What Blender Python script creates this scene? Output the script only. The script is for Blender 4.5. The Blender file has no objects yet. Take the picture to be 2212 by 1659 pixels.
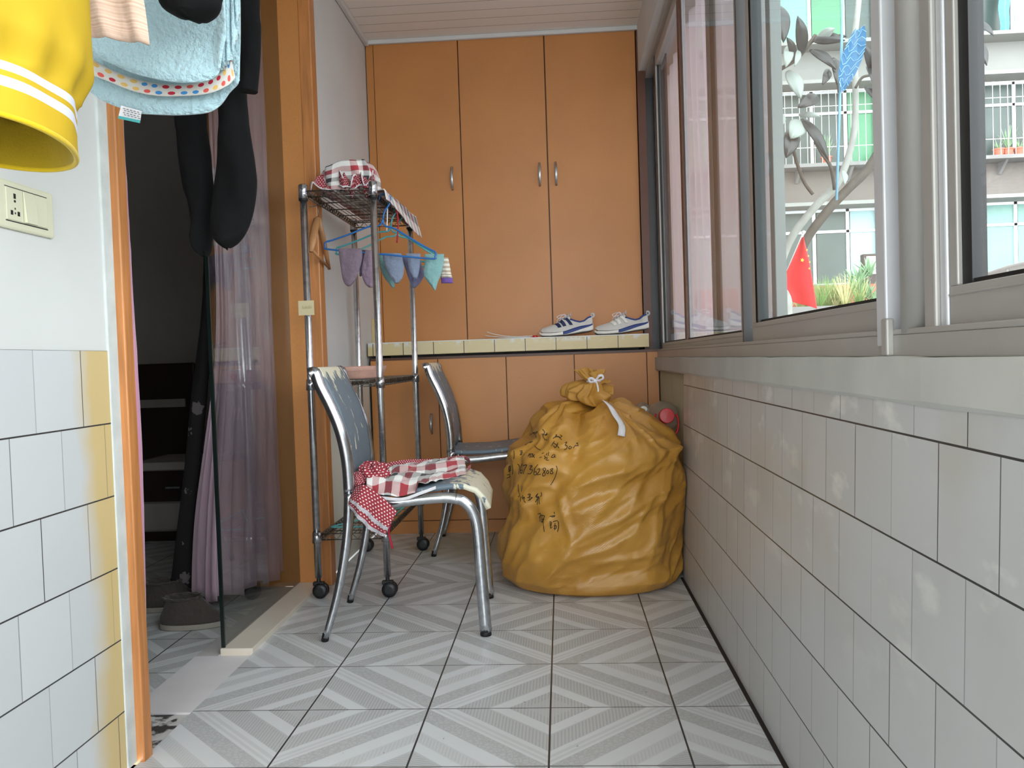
import bpy, bmesh, math, random
from mathutils import Vector, Matrix, noise
from mathutils.bvhtree import BVHTree
S = bpy.context.scene
COL = S.collection
random.seed(7)
# ------------------------------------------------------------------ camera
F, CX, CY, EYE = 1840.0, 1106.0, 829.5, 0.86
_y = Vector((1212-CX, -(772-CY), -F)).normalized()
_x = Vector((1, .0317, (_y.x + _y.y*.0317)/-_y.z)).normalized()
_z = _x.cross(_y)
ROT = Matrix((_x, _y, _z))                      # camera -> world
cam = bpy.data.cameras.new('camera'); cam.sensor_width = 36; cam.lens = F/2212*36
cam.clip_start = .02; cam.clip_end = 300
camo = bpy.data.objects.new('camera', cam); COL.objects.link(camo)
camo.matrix_world = Matrix.Translation((0, 0, EYE)) @ ROT.to_4x4()
S.camera = camo
# ------------------------------------------------------------------ light and exposure
S.view_settings.view_transform = 'Standard'; S.view_settings.look = 'None'
S.view_settings.gamma = 1; S.view_settings.use_curve_mapping = False
S.view_settings.exposure = 0.70
W = bpy.data.worlds.new('overcast_sky'); S.world = W; W.use_nodes = True
_n = W.node_tree.nodes; _l = W.node_tree.links; _n.clear()
bg = _n.new('ShaderNodeBackground'); wo = _n.new('ShaderNodeOutputWorld')
bg.inputs[0].default_value = (.92, .963, 1, 1)
# bright cloud towards the open end of the balcony (behind the camera), duller over the yard
_tc = _n.new('ShaderNodeTexCoord'); _sx = _n.new('ShaderNodeSeparateXYZ'); _mr = _n.new('ShaderNodeMapRange')
_l.new(_tc.outputs['Generated'], _sx.inputs[0]); _l.new(_sx.outputs[1], _mr.inputs[0])
_mr.inputs[1].default_value = .1; _mr.inputs[2].default_value = -.95; _mr.inputs[3].default_value = 2.0; _mr.inputs[4].default_value = 7.0
_l.new(_mr.outputs[0], bg.inputs[1])
_l.new(bg.outputs[0], wo.inputs[0])
S.cycles.max_bounces = 10; S.cycles.diffuse_bounces = 6; S.cycles.transparent_max_bounces = 24
S.cycles.sample_clamp_indirect = 6
# daylight sampling portals in the two window openings (they emit nothing)
for nm, loc, rot, sx, sy in (('window_portal', (.61, 1.05, 1.58), (0, math.radians(90), 0), 1.42, 6.7), ('window_portal', (-.25, -2.36, 1.35), (math.radians(90), 0, 0), 1.4, 2.0)):
    L = bpy.data.lights.new(nm, 'AREA'); L.shape = 'RECTANGLE'; L.size = sx; L.size_y = sy; L.cycles.is_portal = True
    o = bpy.data.objects.new(nm, L); COL.objects.link(o); o.location = loc; o.rotation_euler = rot
# ------------------------------------------------------------------ measuring helpers
def ray(px, py): return ROT @ Vector((px-CX, -(py-CY), -F))
def at(px, py, Y):
    d = ray(px, py); t = Y/d.y; return Vector((d.x*t, Y, d.z*t+EYE))
def atx(px, py, X):
    d = ray(px, py); t = X/d.x; return Vector((X, d.y*t, d.z*t+EYE))
def atz(px, py, Z):
    d = ray(px, py); t = (Z-EYE)/d.z; return Vector((d.x*t, d.y*t, Z))
# ------------------------------------------------------------------ materials
def lin(c):
    r = []
    for v in c[:3]:
        v /= 255.; r.append(v/12.92 if v <= .04045 else ((v+.055)/1.055)**2.4)
    return (r[0], r[1], r[2], 1)
class G:
    """small node-graph writer"""
    def __init__(s, name):
        s.m = bpy.data.materials.new(name); s.m.use_nodes = True
        s.t = s.m.node_tree; s.t.nodes.clear()
        s.out = s.t.nodes.new('ShaderNodeOutputMaterial')
        s.b = s.t.nodes.new('ShaderNodeBsdfPrincipled'); s.t.links.new(s.b.outputs[0], s.out.inputs[0])
    def new(s, k, **kw):
        n = s.t.nodes.new(k)
        for a, b in kw.items(): setattr(n, a, b)
        return n
    def put(s, sock, v):
        if isinstance(v, bpy.types.NodeSocket): s.t.links.new(v, sock)
        elif v is not None: sock.default_value = v
    def m_(s, op, a, b=None, c=None):
        n = s.new('ShaderNodeMath', operation=op)
        s.put(n.inputs[0], a); s.put(n.inputs[1], b); s.put(n.inputs[2], c)
        return n.outputs[0]
    def pos(s):
        n = s.new('ShaderNodeTexCoord'); return n.outputs['Object']
    def uv(s):
        n = s.new('ShaderNodeTexCoord'); return n.outputs['UV']
    def xyz(s, v):
        n = s.new('ShaderNodeSeparateXYZ'); s.put(n.inputs[0], v); return n.outputs
    def comb(s, x, y, z):
        n = s.new('ShaderNodeCombineXYZ'); s.put(n.inputs[0], x); s.put(n.inputs[1], y); s.put(n.inputs[2], z); return n.outputs[0]
    def noise(s, scale, detail=3, vec=None, rough=.5):
        n = s.new('ShaderNodeTexNoise'); n.inputs['Scale'].default_value = scale
        n.inputs['Detail'].default_value = detail; n.inputs['Roughness'].default_value = rough
        s.put(n.inputs['Vector'], vec if vec is not None else s.pos()); return n.outputs[0]
    def scale(s, v, sc):
        n = s.new('ShaderNodeVectorMath', operation='MULTIPLY'); s.put(n.inputs[0], v); n.inputs[1].default_value = sc
        return n.outputs[0]
    def mix(s, f, a, b):
        n = s.new('ShaderNodeMix', data_type='RGBA'); s.put(n.inputs[0], f)
        s.put(n.inputs[6], a); s.put(n.inputs[7], b); return n.outputs[2]
    def rng(s, v, a, b, c=0., d=1.):
        n = s.new('ShaderNodeMapRange'); s.put(n.inputs[0], v)
        for i, q in zip((1, 2, 3, 4), (a, b, c, d)): s.put(n.inputs[i], q)
        return n.outputs[0]
    def ramp(s, v, stops, const=False):
        n = s.new('ShaderNodeValToRGB'); s.put(n.inputs[0], v); r = n.color_ramp
        r.interpolation = 'CONSTANT' if const else 'LINEAR'
        while len(r.elements) > 1: r.elements.remove(r.elements[-1])
        for i, (p, c) in enumerate(stops):
            e = r.elements[0] if i == 0 else r.elements.new(p)
            e.position = p; e.color = c if len(c) == 4 else (*c, 1)
        return n.outputs[0]
    def col(s, c): s.put(s.b.inputs['Base Color'], c); return s
    def bump(s, h, strength=.3, dist=.002):
        n = s.new('ShaderNodeBump'); n.inputs['Strength'].default_value = strength
        n.inputs['Distance'].default_value = dist; s.put(n.inputs['Height'], h)
        s.t.links.new(n.outputs[0], s.b.inputs['Normal']); return s
    def pr(s, rough=None, metal=None, spec=None, **kw):
        if rough is not None: s.put(s.b.inputs['Roughness'], rough)
        if metal is not None: s.put(s.b.inputs['Metallic'], metal)
        if spec is not None: s.put(s.b.inputs['Specular IOR Level'], spec)
        for k, v in kw.items(): s.put(s.b.inputs[k.replace('_', ' ')], v)
        return s
def plain(name, c, rough=.6, metal=0, var=.12, vs=6, bump=0, bs=80, spec=.5):
    g = G(name); c = lin(c)
    f = g.noise(vs, 4)
    d = tuple(x*(1-var) for x in c[:3])+(1,); e = tuple(min(1, x*(1+var)) for x in c[:3])+(1,)
    g.col(g.mix(g.rng(f, .3, .7), d, e)).pr(rough, metal, spec)
    if bump: g.bump(g.noise(bs, 3), bump)
    return g.m
def cloth(name, c, rough=.85, var=.12, wr=.35, ws=14, weave=500, sheen=.2):
    g = G(name); c = lin(c)
    d = tuple(x*(1-var) for x in c[:3])+(1,)
    g.col(g.mix(g.rng(g.noise(9, 3), .3, .7), d, c)).pr(rough)
    g.b.inputs['Sheen Weight'].default_value = sheen
    g.b.inputs['Specular IOR Level'].default_value = .25
    h = g.m_('ADD', g.m_('MULTIPLY', g.noise(ws, 4), 1.0), g.m_('MULTIPLY', g.noise(weave, 1), .08))
    g.bump(h, wr, .02); return g.m

MT = {}
MT['white_paint'] = plain('white wall paint', (208, 208, 206), .75, var=.03, vs=3, bump=.08, bs=30)
MT['grey_cement'] = plain('cement edge', (196, 200, 198), .85, var=.1, vs=20, bump=.3, bs=60)
MT['ledge'] = plain('painted plaster ledge', (186, 184, 178), .8, var=.07, vs=7, bump=.25, bs=25)
MT['cream_wall'] = plain('cream plaster', (190, 186, 160), .8, var=.08, vs=5)
MT['alu'] = plain('painted aluminium', (172, 168, 163), .42, .25, var=.05, vs=4)
MT['alu_mid'] = plain('grey outer aluminium', (92, 98, 98), .42, .25, var=.05, vs=4)
MT['alu_light'] = plain('pale aluminium', (205, 205, 208), .4, .2, var=.04)
MT['alu_dark'] = plain('dark aluminium', (62, 60, 60), .4, .2)
MT['gasket'] = plain('black rubber gasket', (14, 14, 15), .6)
MT['dark_gap'] = plain('dark gap', (34, 24, 20), .8)
MT['black_plastic'] = plain('black plastic', (20, 20, 22), .45)
MT['black_cloth'] = cloth('black cloth', (8, 8, 9), .95, wr=.4, ws=10, sheen=0)
MT['cream_plastic'] = plain('cream plastic', (212, 210, 184), .35, var=.02)
MT['white_plastic'] = plain('white plastic', (225, 225, 222), .4, var=.03)
MT['red_plastic'] = plain('red plastic', (190, 26, 34), .35)
MT['blue_plastic'] = plain('blue plastic', (40, 104, 172), .35)
MT['teal_plastic'] = plain('teal plastic', (74, 158, 168), .35)
MT['lightteal_plastic'] = plain('light teal plastic', (98, 176, 176), .35)
MT['wood'] = plain('light wood', (168, 120, 78), .5, var=.18, vs=12)
MT['dark_wood'] = plain('dark wood', (52, 34, 30), .45)
MT['room_wall'] = plain('dim room wall', (206, 200, 194), .8, var=.03)
MT['white_cloth'] = cloth('white ribbon cloth', (228, 224, 228), wr=.3, ws=60)
MT['lace'] = cloth('white lace', (222, 214, 222), wr=.8, ws=220)
MT['green_leaf'] = plain('green leaf', (96, 132, 62), .45, var=.3, vs=3)
MT['aloe'] = plain('grey green leaf', (118, 150, 112), .5, var=.2, vs=8)
MT['rubber_leaf'] = plain('rubber tree leaf', (44, 46, 46), .3, var=.3, vs=9)
MT['rubber_leaf_pale'] = plain('pale leaf underside', (140, 148, 142), .5, var=.1)
MT['bark'] = plain('grey bark', (74, 68, 62), .85, var=.25, vs=30, bump=.5, bs=60)
MT['bark_pale'] = plain('pale bark', (150, 150, 144), .8, var=.15, vs=24)
MT['terracotta'] = plain('terracotta', (176, 98, 76), .75)
MT['brick_red'] = plain('red brown masonry', (170, 92, 74), .8, var=.15)
MT['soil_grass'] = plain('dry grass', (178, 174, 118), .85, var=.25, vs=20)

def glass(name, tint, refl=1., haze=0., hazec=(200, 205, 205)):
    g = G(name)
    t = g.new('ShaderNodeBsdfTransparent'); t.inputs[0].default_value = (*tint, 1)
    gl = g.new('ShaderNodeBsdfGlossy'); gl.inputs['Roughness'].default_value = .02
    lw = g.new('ShaderNodeLayerWeight'); lw.inputs[0].default_value = .5
    fr = g.m_('ADD', .04, g.m_('MULTIPLY', g.m_('POWER', lw.outputs['Facing'], 5.), .96))
    mx = g.new('ShaderNodeMixShader')
    g.put(mx.inputs[0], g.m_('MINIMUM', g.m_('MULTIPLY', fr, refl), 1.)); g.put(mx.inputs[1], t.outputs[0]); g.put(mx.inputs[2], gl.outputs[0])
    last = mx.outputs[0]
    if haze:
        d = g.new('ShaderNodeBsdfDiffuse'); d.inputs[0].default_value = lin(hazec)
        tr = g.new('ShaderNodeBsdfTranslucent'); tr.inputs[0].default_value = lin(hazec)
        a = g.new('ShaderNodeMixShader'); a.inputs[0].default_value = .5
        g.put(a.inputs[1], d.outputs[0]); g.put(a.inputs[2], tr.outputs[0])
        m2 = g.new('ShaderNodeMixShader')
        g.put(m2.inputs[0], g.rng(g.noise(5, 4), .3, .8, haze*.6, haze*1.4))
        g.put(m2.inputs[1], last); g.put(m2.inputs[2], a.outputs[0]); last = m2.outputs[0]
    g.put(g.out.inputs[0], last); g.t.nodes.remove(g.b); return g.m
MT['glass'] = glass('window glass', (.89, .935, .925), .6, .028)
MT['glass_clear'] = glass('clear window glass', (.97, .985, .98), .6, .01)
MT['door_glass'] = glass('dark door glass', (.78, .80, .79), .9)
MT['bottle_plastic'] = glass('clear bottle plastic', (.8, .8, .76), 1., .45, (215, 212, 200))

def sheer(name, c, alpha):
    g = G(name)
    t = g.new('ShaderNodeBsdfTransparent')
    d = g.new('ShaderNodeBsdfDiffuse'); tr = g.new('ShaderNodeBsdfTranslucent')
    d.inputs[0].default_value = lin(c); tr.inputs[0].default_value = lin(c)
    a = g.new('ShaderNodeMixShader'); a.inputs[0].default_value = .45
    g.put(a.inputs[1], d.outputs[0]); g.put(a.inputs[2], tr.outputs[0])
    m = g.new('ShaderNodeMixShader'); m.inputs[0].default_value = alpha
    g.put(m.inputs[1], t.outputs[0]); g.put(m.inputs[2], a.outputs[0])
    g.put(g.out.inputs[0], m.outputs[0]); g.t.nodes.remove(g.b); return g.m
MT['sheer'] = sheer('pinkish sheer', (190, 176, 184), .90)

# orange laminate
def laminate(name, c, rough=.42):
    g = G(name); c1 = lin(c); c2 = tuple(x*.86 for x in c1[:3])+(1,)
    n = g.noise(3, 4); sp = g.noise(180, 2)
    f = g.m_('ADD', g.m_('MULTIPLY', n, .6), g.m_('MULTIPLY', sp, .4))
    g.col(g.mix(g.rng(f, .35, .65), c2, c1)).pr(rough).bump(sp, .06, .001); return g.m
MT['laminate'] = laminate('orange brown laminate', (198, 132, 70))
MT['laminate_dark'] = laminate('dark brown edge', (96, 56, 36))
def woodgrain(name, c):
    g = G(name); c1 = lin(c); c2 = tuple(x*.72 for x in c1[:3])+(1,)
    n = g.noise(6, 5, g.scale(g.pos(), (14, 14, .9)))
    g.col(g.mix(g.rng(n, .35, .65), c2, c1)).pr(.38); return g.m
MT['casing'] = woodgrain('orange door casing', (196, 128, 72))

# chrome
def chrome(name, c, rough, grooves=0):
    g = G(name); n = g.noise(40, 4)
    g.col(g.mix(g.rng(n, .45, .7), lin(c), lin([x*.86 for x in c])))
    g.pr(g.rng(n, .35, .7, rough*.85, rough*1.35), .95)
    if grooves:
        z = g.xyz(g.pos())[2]
        f = g.m_('FRACT', g.m_('DIVIDE', z, .0254)); e = g.m_('LESS_THAN', f, .09)
        g.bump(g.m_('SUBTRACT', 1.0, e), .35, .001)
    return g.m
MT['chrome'] = chrome('worn chrome', (196, 198, 202), .16)
MT['rack_chrome'] = chrome('grooved chrome post', (214, 214, 216), .2, 1)
MT['wire'] = chrome('dull wire', (128, 124, 118), .35)
MT['handle'] = chrome('brushed handle', (200, 200, 200), .36)

# floor tiles: mirrored diagonal bands
def floor_mat(name, dim=1.):
    g = G(name); X, Y, Z = g.xyz(g.pos())
    a = g.m_('DIVIDE', g.m_('PINGPONG', g.m_('ADD', X, .053-.0), .3025), .3025)
    b = g.m_('DIVIDE', g.m_('PINGPONG', g.m_('SUBTRACT', Y, 2.071), .3), .3)
    s = g.m_('MULTIPLY', g.m_('ADD', a, b), .5)
    L = tuple(x*dim for x in (.68, .695, .715)); M = tuple(x*dim for x in (.53, .54, .55)); D = tuple(x*dim for x in (.40, .405, .41)); K = tuple(x*dim for x in (.60, .61, .62))
    base = g.ramp(s, [(0, M), (.17, L), (.25, M), (.39, L), (.42, K), (.445, L), (.46, K), (.48, L), (.50, M), (.61, L), (.71, K), (.80, L), (.87, M)], True)
    hm = g.ramp(s, [(0, (.25,)*3), (.10, (1,)*3), (.17, (0,)*3), (.26, (1,)*3), (.385, (0,)*3), (.72, (.35,)*3), (.79, (0,)*3), (.885, (.9,)*3)], True)
    far = g.m_('GREATER_THAN', s, .84)
    wav = g.m_('SINE', g.m_('MULTIPLY', X, 95.))
    yy = g.m_('ADD', Y, g.m_('MULTIPLY', wav, .004))
    h1 = g.m_('GREATER_THAN', g.m_('FRACT', g.m_('DIVIDE', X, .0082)), .6)
    h2 = g.m_('GREATER_THAN', g.m_('FRACT', g.m_('DIVIDE', yy, .009)), .6)
    h = g.m_('ADD', g.m_('MULTIPLY', h1, g.m_('SUBTRACT', 1., far)), g.m_('MULTIPLY', h2, far))
    mott = g.ramp(s, [(0, (0,)*3), (.50, (1,)*3), (.61, (0,)*3)], True)
    v = g.new('ShaderNodeTexVoronoi', feature='DISTANCE_TO_EDGE'); v.inputs['Scale'].default_value = 90
    g.put(v.inputs['Vector'], g.pos())
    mo = g.m_('MULTIPLY', mott, g.m_('LESS_THAN', v.outputs[0], .12))
    c = g.mix(g.m_('MULTIPLY', hm, g.m_('MULTIPLY', h, .75)), base, (*D, 1))
    c = g.mix(g.m_('MULTIPLY', mo, .5), c, (*D, 1))
    ea = g.m_('MINIMUM', a, g.m_('SUBTRACT', 1., a)); eb = g.m_('MINIMUM', b, g.m_('SUBTRACT', 1., b))
    gr = g.m_('MAXIMUM', g.m_('LESS_THAN', ea, .0075), g.m_('MULTIPLY', g.m_('LESS_THAN', eb, .0065), .85))
    dirt = g.noise(3.5, 5); sp = g.noise(70, 3)
    c = g.mix(g.rng(dirt, .45, .8, 0, .22), c, (.42*dim, .40*dim, .34*dim, 1))
    c = g.mix(g.m_('MULTIPLY', g.m_('GREATER_THAN', sp, .735), .6), c, (.12, .11, .10, 1))
    # yellowed worn patch near the cupboard
    dx = g.m_('SUBTRACT', X, -.42); dy = g.m_('MULTIPLY', g.m_('SUBTRACT', Y, 3.93), 1.0)
    rr = g.m_('SQRT', g.m_('ADD', g.m_('MULTIPLY', dx, dx), g.m_('MULTIPLY', dy, dy)))
    rr = g.m_('ADD', rr, g.m_('MULTIPLY', g.noise(6, 3), .25))
    c = g.mix(g.rng(rr, .58, .28, 0, .75), c, (.40*dim, .38*dim, .27*dim, 1))
    c = g.mix(gr, c, (.045, .045, .045, 1))
    g.col(c).pr(g.rng(dirt, .3, .7, .30, .44))
    g.bump(g.m_('SUBTRACT', g.m_('MULTIPLY', h, g.m_('MULTIPLY', hm, -.2)), gr), .4, .002)
    return g.m
MT['floor'] = floor_mat('patterned floor tiles')

def brick_mat(name, c, z0, zs, y0, ys, stain=None, lean=0., dirt=0.):
    g = G(name); X, Y, Z = g.xyz(g.pos())
    rz = g.m_('DIVIDE', g.m_('SUBTRACT', Z, z0), zs); row = g.m_('FLOOR', rz)
    off = g.m_('MULTIPLY', g.m_('MODULO', g.m_('ABSOLUTE', row), 2.), .5)
    ry = g.m_('ADD', g.m_('DIVIDE', g.m_('SUBTRACT', Y, g.m_('ADD', y0, g.m_('MULTIPLY', Z, lean))), ys), off)
    fz = g.m_('FRACT', rz); fy = g.m_('FRACT', ry)
    ez = g.m_('MINIMUM', fz, g.m_('SUBTRACT', 1., fz)); ey = g.m_('MINIMUM', fy, g.m_('SUBTRACT', 1., fy))
    wn = g.new('ShaderNodeTexWhiteNoise', noise_dimensions='2D')
    g.put(wn.inputs['Vector'], g.comb(row, g.m_('FLOOR', ry), 0.))
    jn = g.noise(2.3, 2, g.comb(row, g.m_('ROUND', ry), 0.))
    gr = g.m_('MAXIMUM', g.m_('LESS_THAN', ez, .010), g.m_('MULTIPLY', g.m_('LESS_THAN', ey, .008), g.rng(jn, .3, .62, .1, 1.)))
    c0 = lin(c)
    cc = g.mix(g.rng(wn.outputs[0], 0., 1.), c0, tuple(x*.93 for x in c0[:3])+(1,))
    n = g.noise(4, 4)
    if stain:
        lo, hi, sc = stain
        nn = g.m_('MULTIPLY', g.m_('SUBTRACT', g.noise(5, 4), .5), .12)
        cc = g.mix(g.rng(g.m_('ADD', Y, nn), lo, hi), cc, lin(sc))
    if dirt:
        # plaster smears left on the tiles, and brownish grime patches
        sm = g.noise(7, 5, g.scale(g.pos(), (1, .8, 1.6)))
        yf = g.rng(Z, .30, .62)
        cc = g.mix(g.m_('MULTIPLY', g.rng(sm, .585, .66, 0, .8), yf), cc, lin((222, 220, 214)))
        bm = g.noise(2.2, 4)
        cc = g.mix(g.m_('MULTIPLY', g.rng(bm, .46, .66, 0, .6), yf), cc, lin((170, 160, 140)))
    cc = g.mix(gr, cc, (.04, .04, .04, 1))
    g.col(cc).pr(g.rng(n, .3, .7, .29, .4))
    g.bump(g.m_('SUBTRACT', 1., gr), .5, .002); return g.m
MT['tiles_left'] = brick_mat('white wall tiles, yellowed edge', (204, 206, 208), .907-.1555*6, .1555, 1.426, .155, (1.635, 1.70, (206, 182, 130)), 0)
MT['tiles_right'] = brick_mat('white wall tiles', (196, 195, 194), -.01, .15, .035, .149, None, 0, 1)
MT['counter_tiles'] = None
def counter_mat():
    g = G('yellowed counter tiles'); X, Y, Z = g.xyz(g.pos())
    rx = g.m_('DIVIDE', X, .1515); fx = g.m_('FRACT', rx)
    e = g.m_('MINIMUM', fx, g.m_('SUBTRACT', 1., fx)); gr = g.m_('LESS_THAN', e, .012)
    wn = g.new('ShaderNodeTexWhiteNoise', noise_dimensions='1D'); g.put(wn.inputs['W'], g.m_('FLOOR', rx))
    c = g.mix(wn.outputs[0], lin((206, 186, 132)), lin((214, 200, 160)))
    n = g.noise(22, 4)
    top = g.rng(Z, .935, .955)
    c = g.mix(g.m_('MULTIPLY', g.rng(n, .52, .6), top), c, lin((214, 216, 214)))
    c = g.mix(gr, c, (.03, .02, .015, 1)); g.col(c).pr(.35).bump(g.m_('SUBTRACT', 1., gr), .5); return g.m
MT['counter_tiles'] = counter_mat()

# worn grey-blue paint on the chairs
def chair_paint():
    g = G('worn blue grey paint'); X, Y, Z = g.xyz(g.pos())
    st = g.noise(38, 5, g.scale(g.pos(), (1.0, 1.0, .38)), .6)
    big = g.noise(5, 3)
    edge = g.m_('MAXIMUM', g.rng(X, .14, .25), g.m_('MULTIPLY', g.rng(Z, .80, .85), .75))
    v = g.m_('ADD', g.m_('ADD', st, g.m_('MULTIPLY', g.m_('SUBTRACT', big, .5), .35)), g.m_('MULTIPLY', edge, .30))
    msk = g.rng(v, .64, .66)
    c = g.mix(g.noise(20, 3), lin((98, 114, 126)), lin((112, 126, 138)))
    c = g.mix(msk, c, lin((226, 220, 198)))
    g.col(c).pr(.5).bump(g.m_('SUBTRACT', 1., msk), .3, .001); return g.m
MT['chair_paint'] = chair_paint()

def plaid():
    g = G('red black white plaid cotton'); U, V, _ = g.xyz(g.uv())
    st = [(0, (.80, .78, .75)), (.25, (.42, .035, .05)), (.5, (.80, .78, .75)), (.75, (.03, .03, .035))]
    cu = g.ramp(g.m_('FRACT', U), st, True); cv = g.ramp(g.m_('FRACT', g.m_('ADD', V, .25)), st, True)
    g.col(g.mix(.5, cu, cv)).pr(.85).bump(g.noise(25, 3), .25, .01)
    g.b.inputs['Sheen Weight'].default_value = .2; return g.m
MT['plaid'] = plaid()
def dots():
    g = G('dark red dotted cotton'); U, V, _ = g.xyz(g.uv())
    r = g.m_('FLOOR', V); u = g.m_('ADD', U, g.m_('MULTIPLY', g.m_('MODULO', r, 2.), .5))
    a = g.m_('SUBTRACT', g.m_('FRACT', u), .5); b = g.m_('SUBTRACT', g.m_('FRACT', V), .5)
    d = g.m_('ADD', g.m_('MULTIPLY', a, a), g.m_('MULTIPLY', b, b))
    g.col(g.mix(g.m_('LESS_THAN', d, .05), lin((146, 44, 56)), lin((235, 215, 215)))).pr(.85).bump(g.noise(30, 3), .3, .01); return g.m
MT['dots'] = dots()
def stripes(name, a, b, n, duty=.5, axis=1):
    g = G(name); q = g.xyz(g.uv())[axis]
    m = g.m_('GREATER_THAN', g.m_('FRACT', g.m_('MULTIPLY', q, float(n))), duty)
    g.col(g.mix(m, lin(a), lin(b))).pr(.85).bump(g.noise(30, 3), .3, .01); return g.m
MT['stripe_sock'] = stripes('beige striped knit', (190, 172, 150), (232, 228, 218), 6)
def peach():
    g = G('peach striped knit'); V = g.xyz(g.uv())[1]
    n = g.noise(1, 3, g.comb(0., g.m_('MULTIPLY', V, 26.), 0.))
    g.col(g.mix(g.rng(n, .35, .65), lin((196, 160, 140)), lin((222, 196, 176)))).pr(.85).bump(g.noise(60, 2), .3, .01); return g.m
MT['peach'] = peach()
def dotband():
    g = G('towel band of coloured dots'); U, V, _ = g.xyz(g.uv())
    r = g.m_('FLOOR', g.m_('MULTIPLY', V, 2.)); u = g.m_('ADD', g.m_('MULTIPLY', U, 15.), g.m_('MULTIPLY', r, .5))
    a = g.m_('SUBTRACT', g.m_('FRACT', u), .5); b = g.m_('SUBTRACT', g.m_('FRACT', g.m_('MULTIPLY', V, 2.)), .5)
    d = g.m_('ADD', g.m_('MULTIPLY', a, a), g.m_('MULTIPLY', b, b))
    wn = g.new('ShaderNodeTexWhiteNoise', noise_dimensions='2D'); g.put(wn.inputs['Vector'], g.comb(g.m_('FLOOR', u), r, 0.))
    dc = g.ramp(wn.outputs[0], [(0, lin((178, 30, 50))), (.3, lin((60, 130, 190))), (.55, lin((214, 172, 96))), (.78, lin((210, 84, 74)))], True)
    g.col(g.mix(g.m_('LESS_THAN', d, .085), lin((206, 200, 192)), dc)).pr(.85); return g.m
MT['dotband'] = dotband()
MT['towel'] = cloth('pale blue terry towel', (176, 206, 214), .95, wr=.6, ws=120, weave=700, sheen=.5)
def sleeve():
    g = G('yellow jersey with white stripes'); V = g.xyz(g.uv())[1]
    s = g.ramp(V, [(0, (0, 0, 0)), (.073, (1, 1, 1)), (.098, (0, 0, 0)), (.116, (1, 1, 1)), (.139, (0, 0, 0))], True)
    c = g.mix(g.noise(8, 3), lin((172, 138, 8)), lin((190, 158, 16)))
    g.col(g.mix(s, c, lin((196, 196, 214)))).pr(.8).bump(g.noise(14, 3), .25, .01); return g.m
MT['sleeve'] = sleeve()
MT['yellow'] = cloth('yellow sleeve cloth', (206, 172, 18), wr=.3)
MT['yellow_in'] = cloth('yellow fleece lining', (168, 140, 18), wr=.3)
MT['satin'] = None
def satin(name, c):
    g = G(name); g.col(lin(c)).pr(.33, 0, .7); g.b.inputs['Sheen Weight'].default_value = .5
    g.bump(g.noise(12, 4, g.scale(g.pos(), (1, 1, .35))), .5, .02); return g.m
MT['satin'] = satin('mauve satin', (182, 152, 168))
MT['pink'] = satin('pink satin', (200, 140, 170))
def floral():
    g = G('dark floral cloth')
    v = g.new('ShaderNodeTexVoronoi'); v.inputs['Scale'].default_value = 9; g.put(v.inputs['Vector'], g.pos())
    m = g.m_('LESS_THAN', g.m_('ADD', v.outputs[0], g.m_('MULTIPLY', g.noise(60, 2), .4)), .40)
    g.col(g.mix(m, lin((34, 30, 32)), lin((120, 112, 114)))).pr(.8); return g.m
MT['floral'] = floral()
def bagmat():
    g = G('yellow woven polypropylene'); X, Y, Z = g.xyz(g.pos())
    n = g.noise(4, 4)
    c = g.mix(g.rng(n, .3, .7), lin((180, 126, 44)), lin((200, 148, 64)))
    U, V, _ = g.xyz(g.uv())
    wv = g.m_('MULTIPLY', g.m_('SINE', g.m_('MULTIPLY', U, 2400.)), g.m_('SINE', g.m_('MULTIPLY', V, 1400.)))
    g.col(c).pr(g.rng(g.noise(20, 4), .3, .7, .29, .42), spec=.7)
    cr = g.new('ShaderNodeTexNoise'); cr.inputs['Scale'].default_value = 7; cr.inputs['Detail'].default_value = 6; cr.inputs['Distortion'].default_value = .6
    try: cr.noise_type = 'RIDGED_MULTIFRACTAL'
    except Exception: pass
    g.put(cr.inputs['Vector'], g.pos())
    h = g.m_('ADD', g.m_('MULTIPLY', wv, .02), g.m_('ADD', g.m_('MULTIPLY', g.noise(10, 5), .8), g.m_('MULTIPLY', cr.outputs[0], .25)))
    g.bump(h, .55, .02); return g.m
MT['bag'] = bagmat()
MT['ink'] = plain('black marker ink', (28, 26, 24), .6)
MT['shoe_mesh'] = None
def shoemesh():
    g = G('white knit mesh'); X, Y, Z = g.xyz(g.pos())
    a = g.m_('SINE', g.m_('MULTIPLY', g.m_('ADD', X, Z), 1300.)); b = g.m_('SINE', g.m_('MULTIPLY', g.m_('SUBTRACT', X, Z), 1300.))
    m = g.rng(g.m_('MULTIPLY', a, b), .2, .6)
    g.col(g.mix(m, lin((222, 220, 214)), lin((150, 148, 142)))).pr(.8); return g.m
MT['shoe_mesh'] = shoemesh()
MT['shoe_white'] = plain('white rubber', (236, 234, 226), .5, var=.03)
MT['shoe_blue'] = plain('navy blue', (44, 66, 128), .55)
MT['shoe_grey'] = plain('pale grey trim', (186, 192, 200), .6)
MT['shoe_navy'] = plain('dark navy stripe', (26, 44, 84), .5)

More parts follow.
